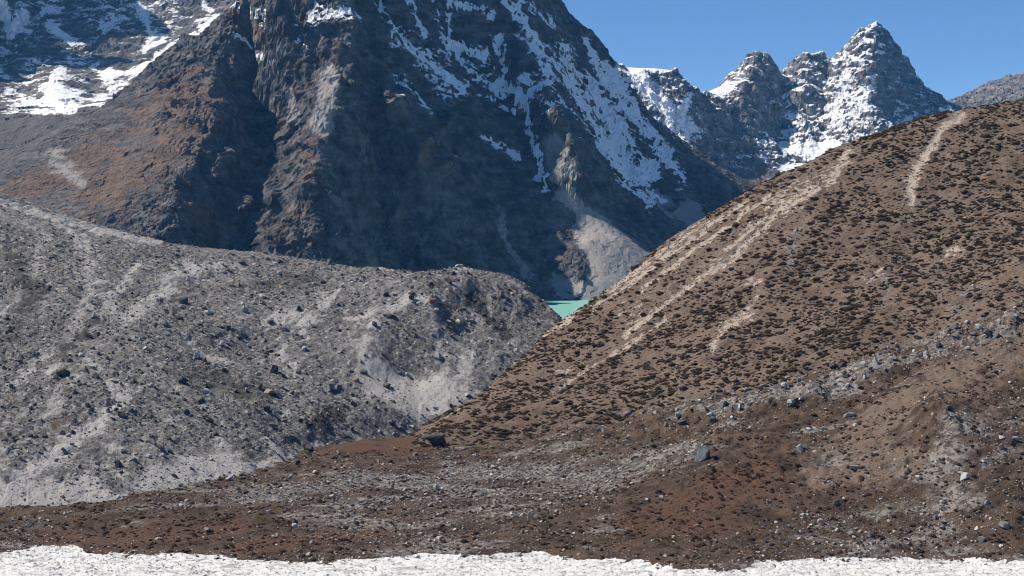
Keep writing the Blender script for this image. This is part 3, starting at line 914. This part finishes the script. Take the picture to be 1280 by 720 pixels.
def make_lake():
    t = NT("glacial_water")
    n = t.noise(30, 3)
    t.b.inputs["Specular IOR Level"].default_value = 0.25
    m = t.done(t.mix(n, (0.22, 0.49, 0.41), (0.24, 0.51, 0.425)), t.bump(t.noise(6, 2), 0.15, 0.3), 0.35)
    a = np.linspace(0, 2 * math.pi, 90, endpoint=False)
    r = 1 + 0.08 * np.sin(3 * a + 1) + 0.05 * np.sin(5 * a)
    cx, cy = P(760, 374, 2850)[0], 2850
    co = [(cx, cy, LAKE_Z)] + [(cx + 520 * k * math.cos(t_), cy + 520 * k * math.sin(t_), LAKE_Z) for t_, k in zip(a, r)]
    fs = np.array([(0, 1 + i, 1 + (i + 1) % 90) for i in range(90)])
    me = mesh_from("lake", np.array(co), fs)
    me.materials.append(m)
    o = bpy.data.objects.new("lake", me)
    COL.objects.link(o)
    o["kind"] = "structure"
    o["label"] = "small turquoise glacial lake between moraine and brown hillside"


make_lake()


# ================================================================== BOULDERS AND SHRUBS
def ico(sub):
    import bmesh
    bm = bmesh.new()
    bmesh.ops.create_icosphere(bm, subdivisions=sub, radius=1.0)
    v = np.array([q.co[:] for q in bm.verts])
    f = np.array([[q.index for q in p.verts] for p in bm.faces])
    bm.free()
    return v, f


def boulder_mesh(k, sub=3, cuts=10, squash=0.75):
    """a block of rock: a lump split along flat joints"""
    r = np.random.default_rng(500 + k)
    v, f = ico(sub)
    v = np.sign(v) * np.abs(v) ** 0.7
    v = v * (1 + 0.10 * np.sin(v[:, [1, 2, 0]] * 2.3 + r.uniform(0, 6, 3)).sum(1, keepdims=True))
    v = v * np.array([1.0, r.uniform(0.65, 0.95), squash * r.uniform(0.8, 1.15)])
    for _ in range(cuts):
        n = r.normal(size=3)
        n /= np.linalg.norm(n)
        d = r.uniform(0.38, 0.62)
        t = np.maximum(0, v @ n - d)
        v = v - t[:, None] * n
    v = v + r.normal(size=v.shape) * 0.012
    v = v / np.abs(v[:, 0]).max() * 0.5
    me = mesh_from("boulder", v, f)
    me.shade_flat()
    return me


def shrub_mesh(k):
    """a low cushion of twigs and leaves"""
    r = np.random.default_rng(900 + k)
    V, T = [], []
    n = 0
    # twiggy mass, a lumpy cushion
    v, f = ico(2)
    lump = 1 + 0.22 * np.sin(v[:, 0] * 5 + r.uniform(0, 6)) * np.cos(v[:, 1] * 5 + r.uniform(0, 6)) + r.normal(size=len(v)) * 0.10
    v = v * lump[:, None] * np.array([0.43, 0.36, 0.26])
    v[:, 2] = np.maximum(v[:, 2], -0.10) + 0.04
    V.append(v)
    T.append(f)
    n += len(v)
    # leafy shoots
    for _ in range(110):
        a, e = r.uniform(0, 2 * math.pi), r.uniform(0.05, 1.4)
        d = np.array([math.cos(a) * math.cos(e) * 0.45, math.sin(a) * math.cos(e) * 0.38, math.sin(e) * 0.28])
        c = d * r.uniform(0.75, 1.1)
        u = r.normal(size=3)
        u /= np.linalg.norm(u)
        w = d / np.linalg.norm(d) + 0.5 * r.normal(size=3)
        L = r.uniform(0.05, 0.10)
        V.append(np.array([c - u * L * 0.6, c + u * L * 0.6, c + w * L * 1.3]))
        T.append(np.array([[n, n + 1, n + 2]]))
        n += 3
    v = np.concatenate(V)
    v[:, 2] = np.maximum(v[:, 2], -0.10)
    return mesh_from("shrub", v, np.concatenate(T))


def stone_material(name, stops, var=True):
    t = NT(name)
    oi = t.n("ShaderNodeObjectInfo")
    tc = t.n("ShaderNodeTexCoord")
    rnd = oi.outputs["Random"]
    n1 = t.noise(0.35, 5, 0.6, vec=tc.outputs["Object"])
    n2 = t.noise(0.08, 4, 0.6, vec=tc.outputs["Object"])
    col = t.ramp(rnd, stops)
    col = t.mix(t.ramp(n1, [(0.4, 0.0), (0.65, 0.45)]), col, (0.06, 0.058, 0.056))
    col = t.mix(t.ramp(n2, [(0.55, 0.0), (0.72, 0.35)]), col, (0.42, 0.41, 0.39))
    return t.done(col, t.bump(t.math('MULTIPLY_ADD', n2, 0.6, n1), 0.12, 0.8))


STONE = {
    "grey": stone_material("grey_stone", [(0.0, (0.15, 0.145, 0.142)), (1.0, (0.22, 0.21, 0.20))]),
    "dark": stone_material("dark_stone", [(0.0, (0.055, 0.055, 0.058)), (1.0, (0.095, 0.092, 0.090))]),
    "pale": stone_material("pale_stone", [(0.0, (0.38, 0.37, 0.35)), (1.0, (0.52, 0.50, 0.475))]),
    "rusty": stone_material("rusty_stone", [(0.0, (0.20, 0.10, 0.060)), (1.0, (0.24, 0.14, 0.09))]),
    "blue-grey": stone_material("bluish_stone", [(0.0, (0.15, 0.165, 0.165)), (1.0, (0.17, 0.185, 0.185))]),
    "tan": stone_material("tan_stone", [(0.0, (0.30, 0.245, 0.19)), (1.0, (0.34, 0.28, 0.22))]),
}
RUBBLE = stone_material("rubble_stone", [(0.0, (0.06, 0.057, 0.054)), (0.35, (0.135, 0.127, 0.12)), (0.75, (0.25, 0.235, 0.22)), (0.92, (0.42, 0.39, 0.36)), (1.0, (0.58, 0.55, 0.51))])
BROWN_RUBBLE = stone_material("plain_stone", [(0.0, (0.06, 0.05, 0.045)), (0.3, (0.15, 0.13, 0.115)), (0.65, (0.30, 0.265, 0.235)), (1.0, (0.60, 0.555, 0.50))])
WHITE_STONE = stone_material("white_cobble", [(0.0, (0.35, 0.335, 0.31)), (0.12, (0.60, 0.58, 0.55)), (0.5, (0.74, 0.72, 0.69)), (1.0, (0.80, 0.785, 0.76))])


def leaf_material(name, a, b, c):
    t = NT(name)
    oi = t.n("ShaderNodeObjectInfo")
    n = t.noise(0.5, 3)
    col = t.mix(oi.outputs["Random"], a, b)
    return t.done(t.mix(t.ramp(n, [(0.45, 0.0), (0.7, 0.7)]), col, c), None, 0.85)


SHRUB = leaf_material("shrub_leaves", (0.038, 0.025, 0.016), (0.070, 0.045, 0.029), (0.095, 0.065, 0.042))
HEATH = leaf_material("heath_leaves", (0.030, 0.020, 0.016), (0.062, 0.032, 0.021), (0.075, 0.050, 0.030))


def hits(px, py, sheets, y0=420.0, y1=1400.0):
    """where the lines of sight through these pixels meet the ground"""
    px, py = np.asarray(px, float), np.asarray(py, float)
    u, v = (px - 640) / F, (360 - py) / F
    dy, dz = CP + v * SP, -SP + v * CP
    ax, az = u / dy, dz / dy
    got = np.full(px.shape, np.nan)
    which = np.full(px.shape, -1)
    for Y in np.arange(y0, y1, 1.0):
        todo = np.isnan(got)
        if not todo.any():
            break
        for k, sh in enumerate(sheets):
            x = ax * Y
            yy = np.full(px.shape, Y)
            ok = todo & sh.cover(x, yy)
            if ok.any():
                h = sh.height(x[ok], yy[ok])
                idx = np.where(ok)[0][h >= CAMZ + az[ok] * Y]
                got[idx] = Y
                which[idx] = k
    return ax * got, got, which


NEAR = [PLAIN, MORAINE, HILL]


def ground_z(x, y):
    z = np.full(np.shape(x), -1e3)
    for sh in NEAR:
        ok = sh.cover(x, y)
        z = np.where(ok, np.maximum(z, sh.height(x, y)), z)
    return z


BOULDERS = [boulder_mesh(k) for k in range(8)]
SHRUBS = [shrub_mesh(k) for k in range(6)]


def variant(me, mat, cache={}):
    key = (me.name, mat.name)
    if key not in cache:
        c = me.copy()
        c.materials.clear()
        c.materials.append(mat)
        cache[key] = c
    return cache[key]


def put(name, me, mat, x, y, size, label, cat, group=None, sc=(1, 1, 1), rot=None, sink=0.12):
    o = bpy.data.objects.new(name, variant(me, mat))
    COL.objects.link(o)
    z = float(ground_z(np.array([x]), np.array([y]))[0])
    o.scale = (size * sc[0], size * sc[1], size * sc[2])
    o.location = (x, y, z + size * sc[2] * (0.30 - sink))
    o.rotation_euler = rot if rot is not None else (rng.uniform(-0.3, 0.3), rng.uniform(-0.3, 0.3), rng.uniform(0, 6.28))
    o["label"] = label
    o["category"] = cat
    if group:
        o["group"] = group
    return o


# ---- the boulders one can point to
SINGLE = [
    (880, 575, 22, "blue-grey", (1, 0.9, 1.1), "big rounded blue-grey boulder standing alone on the brown heath"),
    (1000, 566, 12, "pale", (0.8, 0.7, 1.5), "upright pale stone block on the brown heath below the rubble gully"),
    (1012, 540, 12, "pale", (1.0, 0.8, 0.7), "pale flat-topped boulder just uphill of the upright stone block"),
    (1061, 523, 14, "blue-grey", (1.3, 0.8, 0.7), "low blue-grey slab at the lower edge of the boulder gully"),
    (387, 565, 18, "dark", (1, 0.9, 0.9), "dark angular boulder at the moraine foot by the end of the meadow"),
    (545, 558, 26, "dark", (1.3, 0.8, 0.6), "long dark boulder at the hill foot beside the red-brown meadow"),
    (1259, 666, 18, "blue-grey", (1.0, 0.8, 1.0), "blue-grey wedge-shaped boulder on the heath near the white river bed"),
    (1228, 680, 12, "blue-grey", (1.0, 0.8, 0.9), "smaller blue-grey boulder beside the wedge-shaped one near the river bed"),
    (1208, 600, 14, "pale", (1.0, 0.8, 0.8), "pale boulder at the lower end of the stony patch on the brown slope"),
    (227, 380, 13, "dark", (1.1, 0.9, 0.9), "dark greenish block on the pale upper slope of the moraine"),
    (327, 374, 13, "pale", (1.1, 0.9, 0.9), "largest white boulder of the pale cluster on the upper moraine"),
    (315, 381, 9, "pale", (1, 0.9, 0.8), "small tan-white boulder lying against the largest white one on the upper moraine"),
    (153, 526, 13, "dark", (0.9, 0.8, 1.3), "dark pointed boulder standing on the lower moraine slope"),
    (78, 472, 15, "dark", (1.3, 0.9, 0.8), "broad dark boulder in the coarse rubble of the lower moraine"),
    (101, 447, 9, "pale", (1, 0.9, 0.8), "small white-topped boulder above the broad dark one on the moraine"),
    (334, 517, 12, "dark", (0.8, 0.7, 1.3), "dark upright slab above the silty bank of the moraine"),
    (338, 494, 13, "tan", (1.4, 0.9, 0.5), "flat tan boulder above the dark upright slab on the moraine"),
    (444, 478, 9, "rusty", (1.1, 0.9, 0.8), "rust-red boulder on the moraine above the pale scree slope"),
    (487, 401, 13, "dark", (1.2, 0.9, 0.8), "dark boulder alone on the pale shoulder of the moraine hump"),
    (573, 334, 9, "pale", (1.4, 0.9, 0.7), "white boulder capping the highest hump of the moraine crest"),
    (402, 392, 8, "pale", (1, 0.9, 0.9), "single white boulder on the middle of the moraine"),
    (261, 394, 10, "pale", (1.2, 0.9, 0.7), "white flat boulder below the dark greenish block on the moraine"),
    (8, 401, 9, "dark", (1.2, 0.9, 0.8), "dark boulder on the grey moraine slope with silt streaks"),
    (800, 440, 11, "dark", (0.8, 0.8, 1.1), "dark upright rock among the shrubs beside the pale erosion streak"),
    (1186, 512, 13, "dark", (1.3, 0.9, 0.7), "dark weathered rock crowning the bare brown knoll"),
    (1070, 590, 16, "tan", (1.5, 0.6, 0.5), "long tan rock half buried in the bare brown slope"),
]
sx, sy, sw = hits([q[0] for q in SINGLE], [q[1] for q in SINGLE], NEAR)
for k, (px, py, w, tone, sc, label) in enumerate(SINGLE):
    if np.isnan(sy[k]):
        continue
    put("boulder", BOULDERS[k % 8], STONE[tone], sx[k], sy[k] + 0.3 * w * sy[k] / F, w * sy[k] / F, label, "boulder", None, sc, (rng.uniform(-0.2, 0.2), rng.uniform(-0.2, 0.2), rng.uniform(-0.5, 0.5)))

# ---- boulders that only their place tells apart
ZONES = [
    # (count, sizes in px, tones, area strokes, sheet, where)
    (60, (6, 12), (("grey", 0.3), ("dark", 0.45), ("pale", 0.2), ("rusty", 0.05)), [(70, 1, [(60, 460), (200, 440), (380, 420), (520, 400)])], 1, "on the middle slope of the grey moraine"),
    (62, (6, 13), (("grey", 0.35), ("dark", 0.5), ("pale", 0.15)), [(60, 1, [(20, 540), (160, 540), (300, 520), (430, 500)])], 1, "on the lower slope of the grey moraine"),
    (36, (5, 9), (("grey", 0.35), ("dark", 0.3), ("pale", 0.35)), [(26, 1, [(250, 345), (400, 350), (540, 355), (660, 380)])], 1, "near the crest of the grey moraine"),
    (22, (5, 9), (("grey", 0.4), ("pale", 0.4), ("dark", 0.2)), [(10, 1, [(120, 645), (260, 610), (380, 575)]), (10, 1, [(480, 545), (600, 490), (640, 440)])], 1, "along the foot of the grey moraine"),
    (46, (7, 14), (("grey", 0.4), ("dark", 0.25), ("pale", 0.35)), [(17, 1, [(830, 528), (950, 502), (1080, 466), (1180, 432), (1275, 402)])], -1, "in the boulder gully under the shrubby hill"),
    (40, (5, 10), (("grey", 0.5), ("pale", 0.3), ("dark", 0.2)), [(50, 1, [(200, 640), (480, 610), (700, 590), (840, 580)])], 0, "on the stony brown flat before the moraine"),
    (32, (6, 11), (("grey", 0.5), ("pale", 0.3), ("dark", 0.2)), [(40, 1, [(980, 650), (1100, 640), (1250, 620)]), (20, 1, [(1215, 590), (1270, 560)])], 0, "on the heath slope above the white river bed"),
]
TONE_WORD = {"grey": "mid-grey angular boulder", "dark": "dark angular boulder", "pale": "pale whitish boulder", "rusty": "rust-coloured boulder"}
for cnt, (w0, w1), tones, area, only, where in ZONES:
    X, Y = [], []
    n = 0
    lo = np.min([np.min(np.array(a[2]), 0) - a[0] for a in area], 0)
    hi = np.max([np.max(np.array(a[2]), 0) + a[0] for a in area], 0)
    qx, qy = rng.uniform(max(lo[0], 4), min(hi[0], 1276), 900), rng.uniform(lo[1], hi[1], 900)
    keep = stroke(qx, qy, area) > 0.05
    qx, qy = qx[keep], qy[keep]
    hx, hy, hw = hits(qx, qy, NEAR)
    done = []
    for i in range(len(qx)):
        if n >= cnt:
            break
        if np.isnan(hy[i]) or (only >= 0 and hw[i] != only) or any((qx[i] - a) ** 2 + (qy[i] - b) ** 2 < 81 for a, b in done):
            continue
        if PLAIN.height(hx[i:i + 1], hy[i:i + 1])[0] < -50:
            continue
        tone = rng.choice([t[0] for t in tones], p=[t[1] for t in tones])
        w = w0 + (w1 - w0) * rng.random() ** 2
        tall = rng.uniform(0.65, 1.25)
        form = ("large " if w > 0.5 * (w0 + w1) else "small ") + ("low" if tall < 0.85 else "tall" if tall > 1.05 else "blocky")
        put("boulder", BOULDERS[rng.integers(8)], STONE[tone], hx[i], hy[i] + 0.2 * w * hy[i] / F, w * hy[i] / F, f"{form} {TONE_WORD[tone]} {where}", "boulder", f"{form} {TONE_WORD[tone]}s {where}", (1, rng.uniform(0.7, 1), tall))
        done.append((qx[i], qy[i]))
        n += 1

# ---- shrubs: those that show largest, each its own
def shrub_ok(x, y):
    c = (x / y - HILL.s0) / (HILL.s1 - HILL.s0) * (HILL.ns - 1)
    r = np.interp(y, HILL.Y, np.arange(len(HILL.Y)))
    i, j = np.clip(r.astype(int), 0, len(HILL.Y) - 1), np.clip(c.astype(int), 0, HILL.ns - 1)
    top = HILL.height(x, y) > PLAIN.height(x, y) + 0.2
    return HILL.bare[i, j] + 0.7 * HILL.grey[i, j], top


N = 2600
qx, qy = rng.uniform(540, 1278, N), rng.uniform(140, 545, N)
hx, hy, hw = hits(qx, qy, NEAR)
SH = []
m = (hw == 2) & ~np.isnan(hy)
b, top = shrub_ok(np.where(m, hx, 100.0), np.where(m, hy, 700.0))
for i in np.where(m & (b < 0.35))[0]:
    w = rng.uniform(6.5, 10.5)
    if len(SH) < 290 and all((qx[i] - a) ** 2 + (qy[i] - c) ** 2 < 1e9 and (qx[i] - a) ** 2 + ((qy[i] - c) * 1.5) ** 2 > 15 ** 2 for a, c, _ in SH):
        SH.append((qx[i], qy[i], w))
        low = hy[i] < 700
        edge = qy[i] - np.interp(qx[i], [560, 700, 800, 900, 1000, 1100, 1200, 1280], [516, 400, 325, 260, 206, 166, 137, 124]) < 45
        where = "on the lower slope of the brown hill" if low else ("along the ridge line of the brown hill" if edge else "on the middle slope of the brown hill")
        form = "broad" if w > 9.2 else "small" if w < 7.8 else "mid-sized"
        if b[i] > 0.10:
            where += " beside bare pale ground"
        put("shrub", SHRUBS[rng.integers(6)], SHRUB, hx[i], hy[i], w * hy[i] / F, f"{form} dark cushion-shaped shrub {where}", "shrub", f"{form} dwarf shrubs {where}", (rng.uniform(1.0, 1.4), rng.uniform(0.8, 1.1), rng.uniform(0.8, 1.2)), (0, 0, rng.uniform(-0.6, 0.6)), 0.30)


# ---- what nobody could count
def scatter(name, label, x, y, z, size, meshes, mat, flat=0.75, tilt=0.6, yaw=3.1416, wide=1.0):
    n = len(x)
    me = bpy.data.meshes.new(name)
    me.vertices.add(n)
    me.vertices.foreach_set("co", np.stack([x, y, z], 1).astype(np.float32).ravel())
    sc = np.stack([size * wide * rng.uniform(0.85, 1.2, n), size * rng.uniform(0.7, 1.05, n), size * rng.uniform(flat * 0.75, flat * 1.25, n)], 1)
    ro = np.stack([rng.uniform(-tilt, tilt, n), rng.uniform(-tilt, tilt, n), rng.uniform(-yaw, yaw, n)], 1)
    for nm, v in (("stone_scale", sc), ("stone_turn", ro)):
        a = me.attributes.new(nm, 'FLOAT_VECTOR', 'POINT')
        a.data.foreach_set("vector", v.astype(np.float32).ravel())
    a = me.attributes.new("stone_shape", 'INT', 'POINT')
    a.data.foreach_set("value", rng.integers(0, len(meshes), n).astype(np.int32))
    o = bpy.data.objects.new(name, me)
    COL.objects.link(o)
    o["kind"] = "stuff"
    o["label"] = label
    t = bpy.data.node_groups.new(name, 'GeometryNodeTree')
    t.interface.new_socket("Geometry", in_out='INPUT', socket_type='NodeSocketGeometry')
    t.interface.new_socket("Geometry", in_out='OUTPUT', socket_type='NodeSocketGeometry')
    gi, go = t.nodes.new("NodeGroupInput"), t.nodes.new("NodeGroupOutput")
    iop = t.nodes.new("GeometryNodeInstanceOnPoints")
    jn = t.nodes.new("GeometryNodeJoinGeometry")
    for src in meshes[::-1]:
        oi = t.nodes.new("GeometryNodeObjectInfo")
        oi.inputs[0].default_value = src
        oi.inputs["As Instance"].default_value = False
        sm_ = t.nodes.new("GeometryNodeSetMaterial")
        sm_.inputs["Material"].default_value = mat
        gt = t.nodes.new("GeometryNodeGeometryToInstance")
        t.links.new(oi.outputs["Geometry"], sm_.inputs[0])
        t.links.new(sm_.outputs[0], gt.inputs[0])
        t.links.new(gt.outputs[0], jn.inputs[0])
    t.links.new(gi.outputs[0], iop.inputs["Points"])
    t.links.new(jn.outputs[0], iop.inputs["Instance"])
    iop.inputs["Pick Instance"].default_value = True

    def attr(nm, ty):
        a = t.nodes.new("GeometryNodeInputNamedAttribute")
        a.data_type = ty
        a.inputs[0].default_value = nm
        return a.outputs[0]
    t.links.new(attr("stone_shape", 'INT'), iop.inputs["Instance Index"])
    t.links.new(attr("stone_turn", 'FLOAT_VECTOR'), iop.inputs["Rotation"])
    t.links.new(attr("stone_scale", 'FLOAT_VECTOR'), iop.inputs["Scale"])
    t.links.new(iop.outputs[0], go.inputs[0])
    md = o.modifiers.new("scatter", 'NODES')
    md.node_group = t
    me.materials.append(mat)
    return o


def pick(sh, n, weight=None, y0=None, y1=None, s0=-0.47, s1=0.47):
    """n random places on a sheet, weighted by a mask on its grid"""
    out = [], []
    lo = np.interp(max(s0, sh.s0), [sh.s0, sh.s1], [0, sh.ns - 1])
    hi = np.interp(min(s1, sh.s1), [sh.s0, sh.s1], [0, sh.ns - 1])
    r0 = np.interp(y0 or sh.Y[0], sh.Y, np.arange(len(sh.Y)))
    r1 = np.interp(y1 or sh.Y[-1], sh.Y, np.arange(len(sh.Y)))
    m = n * 4 if weight is not None else n
    r, c = rng.uniform(r0, r1 - 0.01, m), rng.uniform(lo, hi - 0.01, m)
    if weight is not None:
        k = rng.random(m) < weight[r.astype(int), c.astype(int)]
        r, c = r[k][:n], c[k][:n]
    y = np.interp(r, np.arange(len(sh.Y)), sh.Y)
    x = y * np.interp(c, [0, sh.ns - 1], [sh.s0, sh.s1])
    return x, y


bl = [o for o in bpy.data.objects if o.name.startswith("boulder")]
bsrc = []
for me in BOULDERS:
    for o in bl:
        if o.data.name.startswith(me.name + ".") or o.data.name == me.name:
            pass
bsrc = bl[:8]
ssrc = [o for o in bpy.data.objects if o.name.startswith("shrub")][:6]


def power(n, lo, hi, k=3.2):
    u = rng.random(n)
    return lo * (1 - u * (1 - (hi / lo) ** (1 - k))) ** (1 / (1 - k))


def strew(name, label, sh, n, weight, lo, hi, mats, src, y0=None, y1=None, sink=0.12, flat=0.75, tilt=0.6, k=3.2, yaw=3.1416, wide=1.0):
    x, y = pick(sh, n, weight, y0, y1)
    z = sh.height(x, y)
    top = z >= ground_z(x, y) - 0.1
    x, y, z = x[top], y[top], z[top]
    s = power(len(x), lo, hi, k) * (0.75 + 0.25 * y / 650)
    return scatter(name, label, x, y, z + s * (0.2 - sink), s, src, mats, flat, tilt, yaw, wide)


strew("moraine_rubble", "countless grey stones strewn over the moraine", MORAINE, 80000, np.clip(0.85 - 0.85 * np.clip(MORAINE.silt, 0, 1) + 0.9 * fbm(MORAINE.x, MORAINE.y, 55, 4, seed=231), 0.12, 1), 0.42, 3.4, RUBBLE, bsrc, 470, 1250)
strew("plain_rubble", "loose stones among the brown heath of the valley floor", PLAIN, 52000, np.clip(PLAIN.masks["b"] * 1.5 - 0.35, 0.03, 1) * (1 - PLAIN.river) * (1 - np.clip(PLAIN.meadow, 0, 1)), 0.36, 2.2, BROWN_RUBBLE, bsrc, 430, 660, k=3.0)
strew("river_gravel", "white cobbles of the braided river bed", PLAIN, 18000, np.clip(PLAIN.masks["r"] + 0.05 * (PLAIN.y < 480), 0, 1), 0.3, 1.4, WHITE_STONE, bsrc, 395, 475, 0.14, 0.5)
strew("gully_rubble", "grey and pale stones filling the gully under the hill", HILL, 9000, np.clip(HILL.grey * 1.4 - 0.3, 0, 1), 0.6, 5.0, RUBBLE, bsrc, k=2.5)
strew("hill_stones", "small pale stones on the hill and along its bare erosion streaks", HILL, 14000, np.clip(0.10 + 1.1 * HILL.bare + 0.4 * HILL.grey, 0, 1), 0.4, 2.2, BROWN_RUBBLE, bsrc, 600, 900)
strew("hill_shrubs", "dark dwarf shrubs dotting the whole brown hillside", HILL, 30000, np.clip(1.0 - 2.0 * HILL.bare - 0.7 * HILL.grey, 0.02, 1) * np.clip(0.5 + 1.3 * fbm(HILL.x, HILL.y, 24, 4, 0.6, seed=331), 0.05, 1), 0.7, 3.2, SHRUB, ssrc, 600, 900, 0.2, 0.9, 0.12, 2.5, 0.5, 1.35)
strew("heath_shrubs", "low dark heath plants covering the valley floor", PLAIN, 16000, np.clip(1.0 - PLAIN.masks["b"] * 0.9, 0, 1) * np.clip(0.55 + 1.6 * fbm(PLAIN.x, PLAIN.y, 17, 4, 0.6, seed=341), 0.03, 1) * (1 - PLAIN.river) * (1 - np.clip(PLAIN.meadow, 0, 1)), 0.5, 3.0, HEATH, ssrc, 430, 640, 0.2, 0.7, 0.12, 2.4)

# ------------------------------------------------------------------ haze
def make_haze():
    x0, x1, y0, y1, z0, z1 = -9000, 9000, -300, 10500, -162, 2300
    co = np.array([(x, y, z) for x in (x0, x1) for y in (y0, y1) for z in (z0, z1)], float)
    fs = np.array([(0, 1, 3, 2), (4, 6, 7, 5), (0, 4, 5, 1), (2, 3, 7, 6), (0, 2, 6, 4), (1, 5, 7, 3)])
    me = mesh_from("haze", co, fs)
    m = bpy.data.materials.new("air")
    m.use_nodes = True
    t = m.node_tree
    t.nodes.remove(t.nodes["Principled BSDF"])
    v = t.nodes.new("ShaderNodeVolumePrincipled")
    v.inputs["Color"].default_value = (0.13, 0.48, 1.0, 1)
    v.inputs["Density"].default_value = 2.0e-5
    v.inputs["Absorption Color"].default_value = (1, 1, 1, 1)
    t.links.new(v.outputs[0], t.nodes["Material Output"].inputs["Volume"])
    me.materials.append(m)
    o = bpy.data.objects.new("haze", me)
    COL.objects.link(o)
    o["kind"] = "stuff"
    o["label"] = "thin blue mountain air over the whole valley"


make_haze()
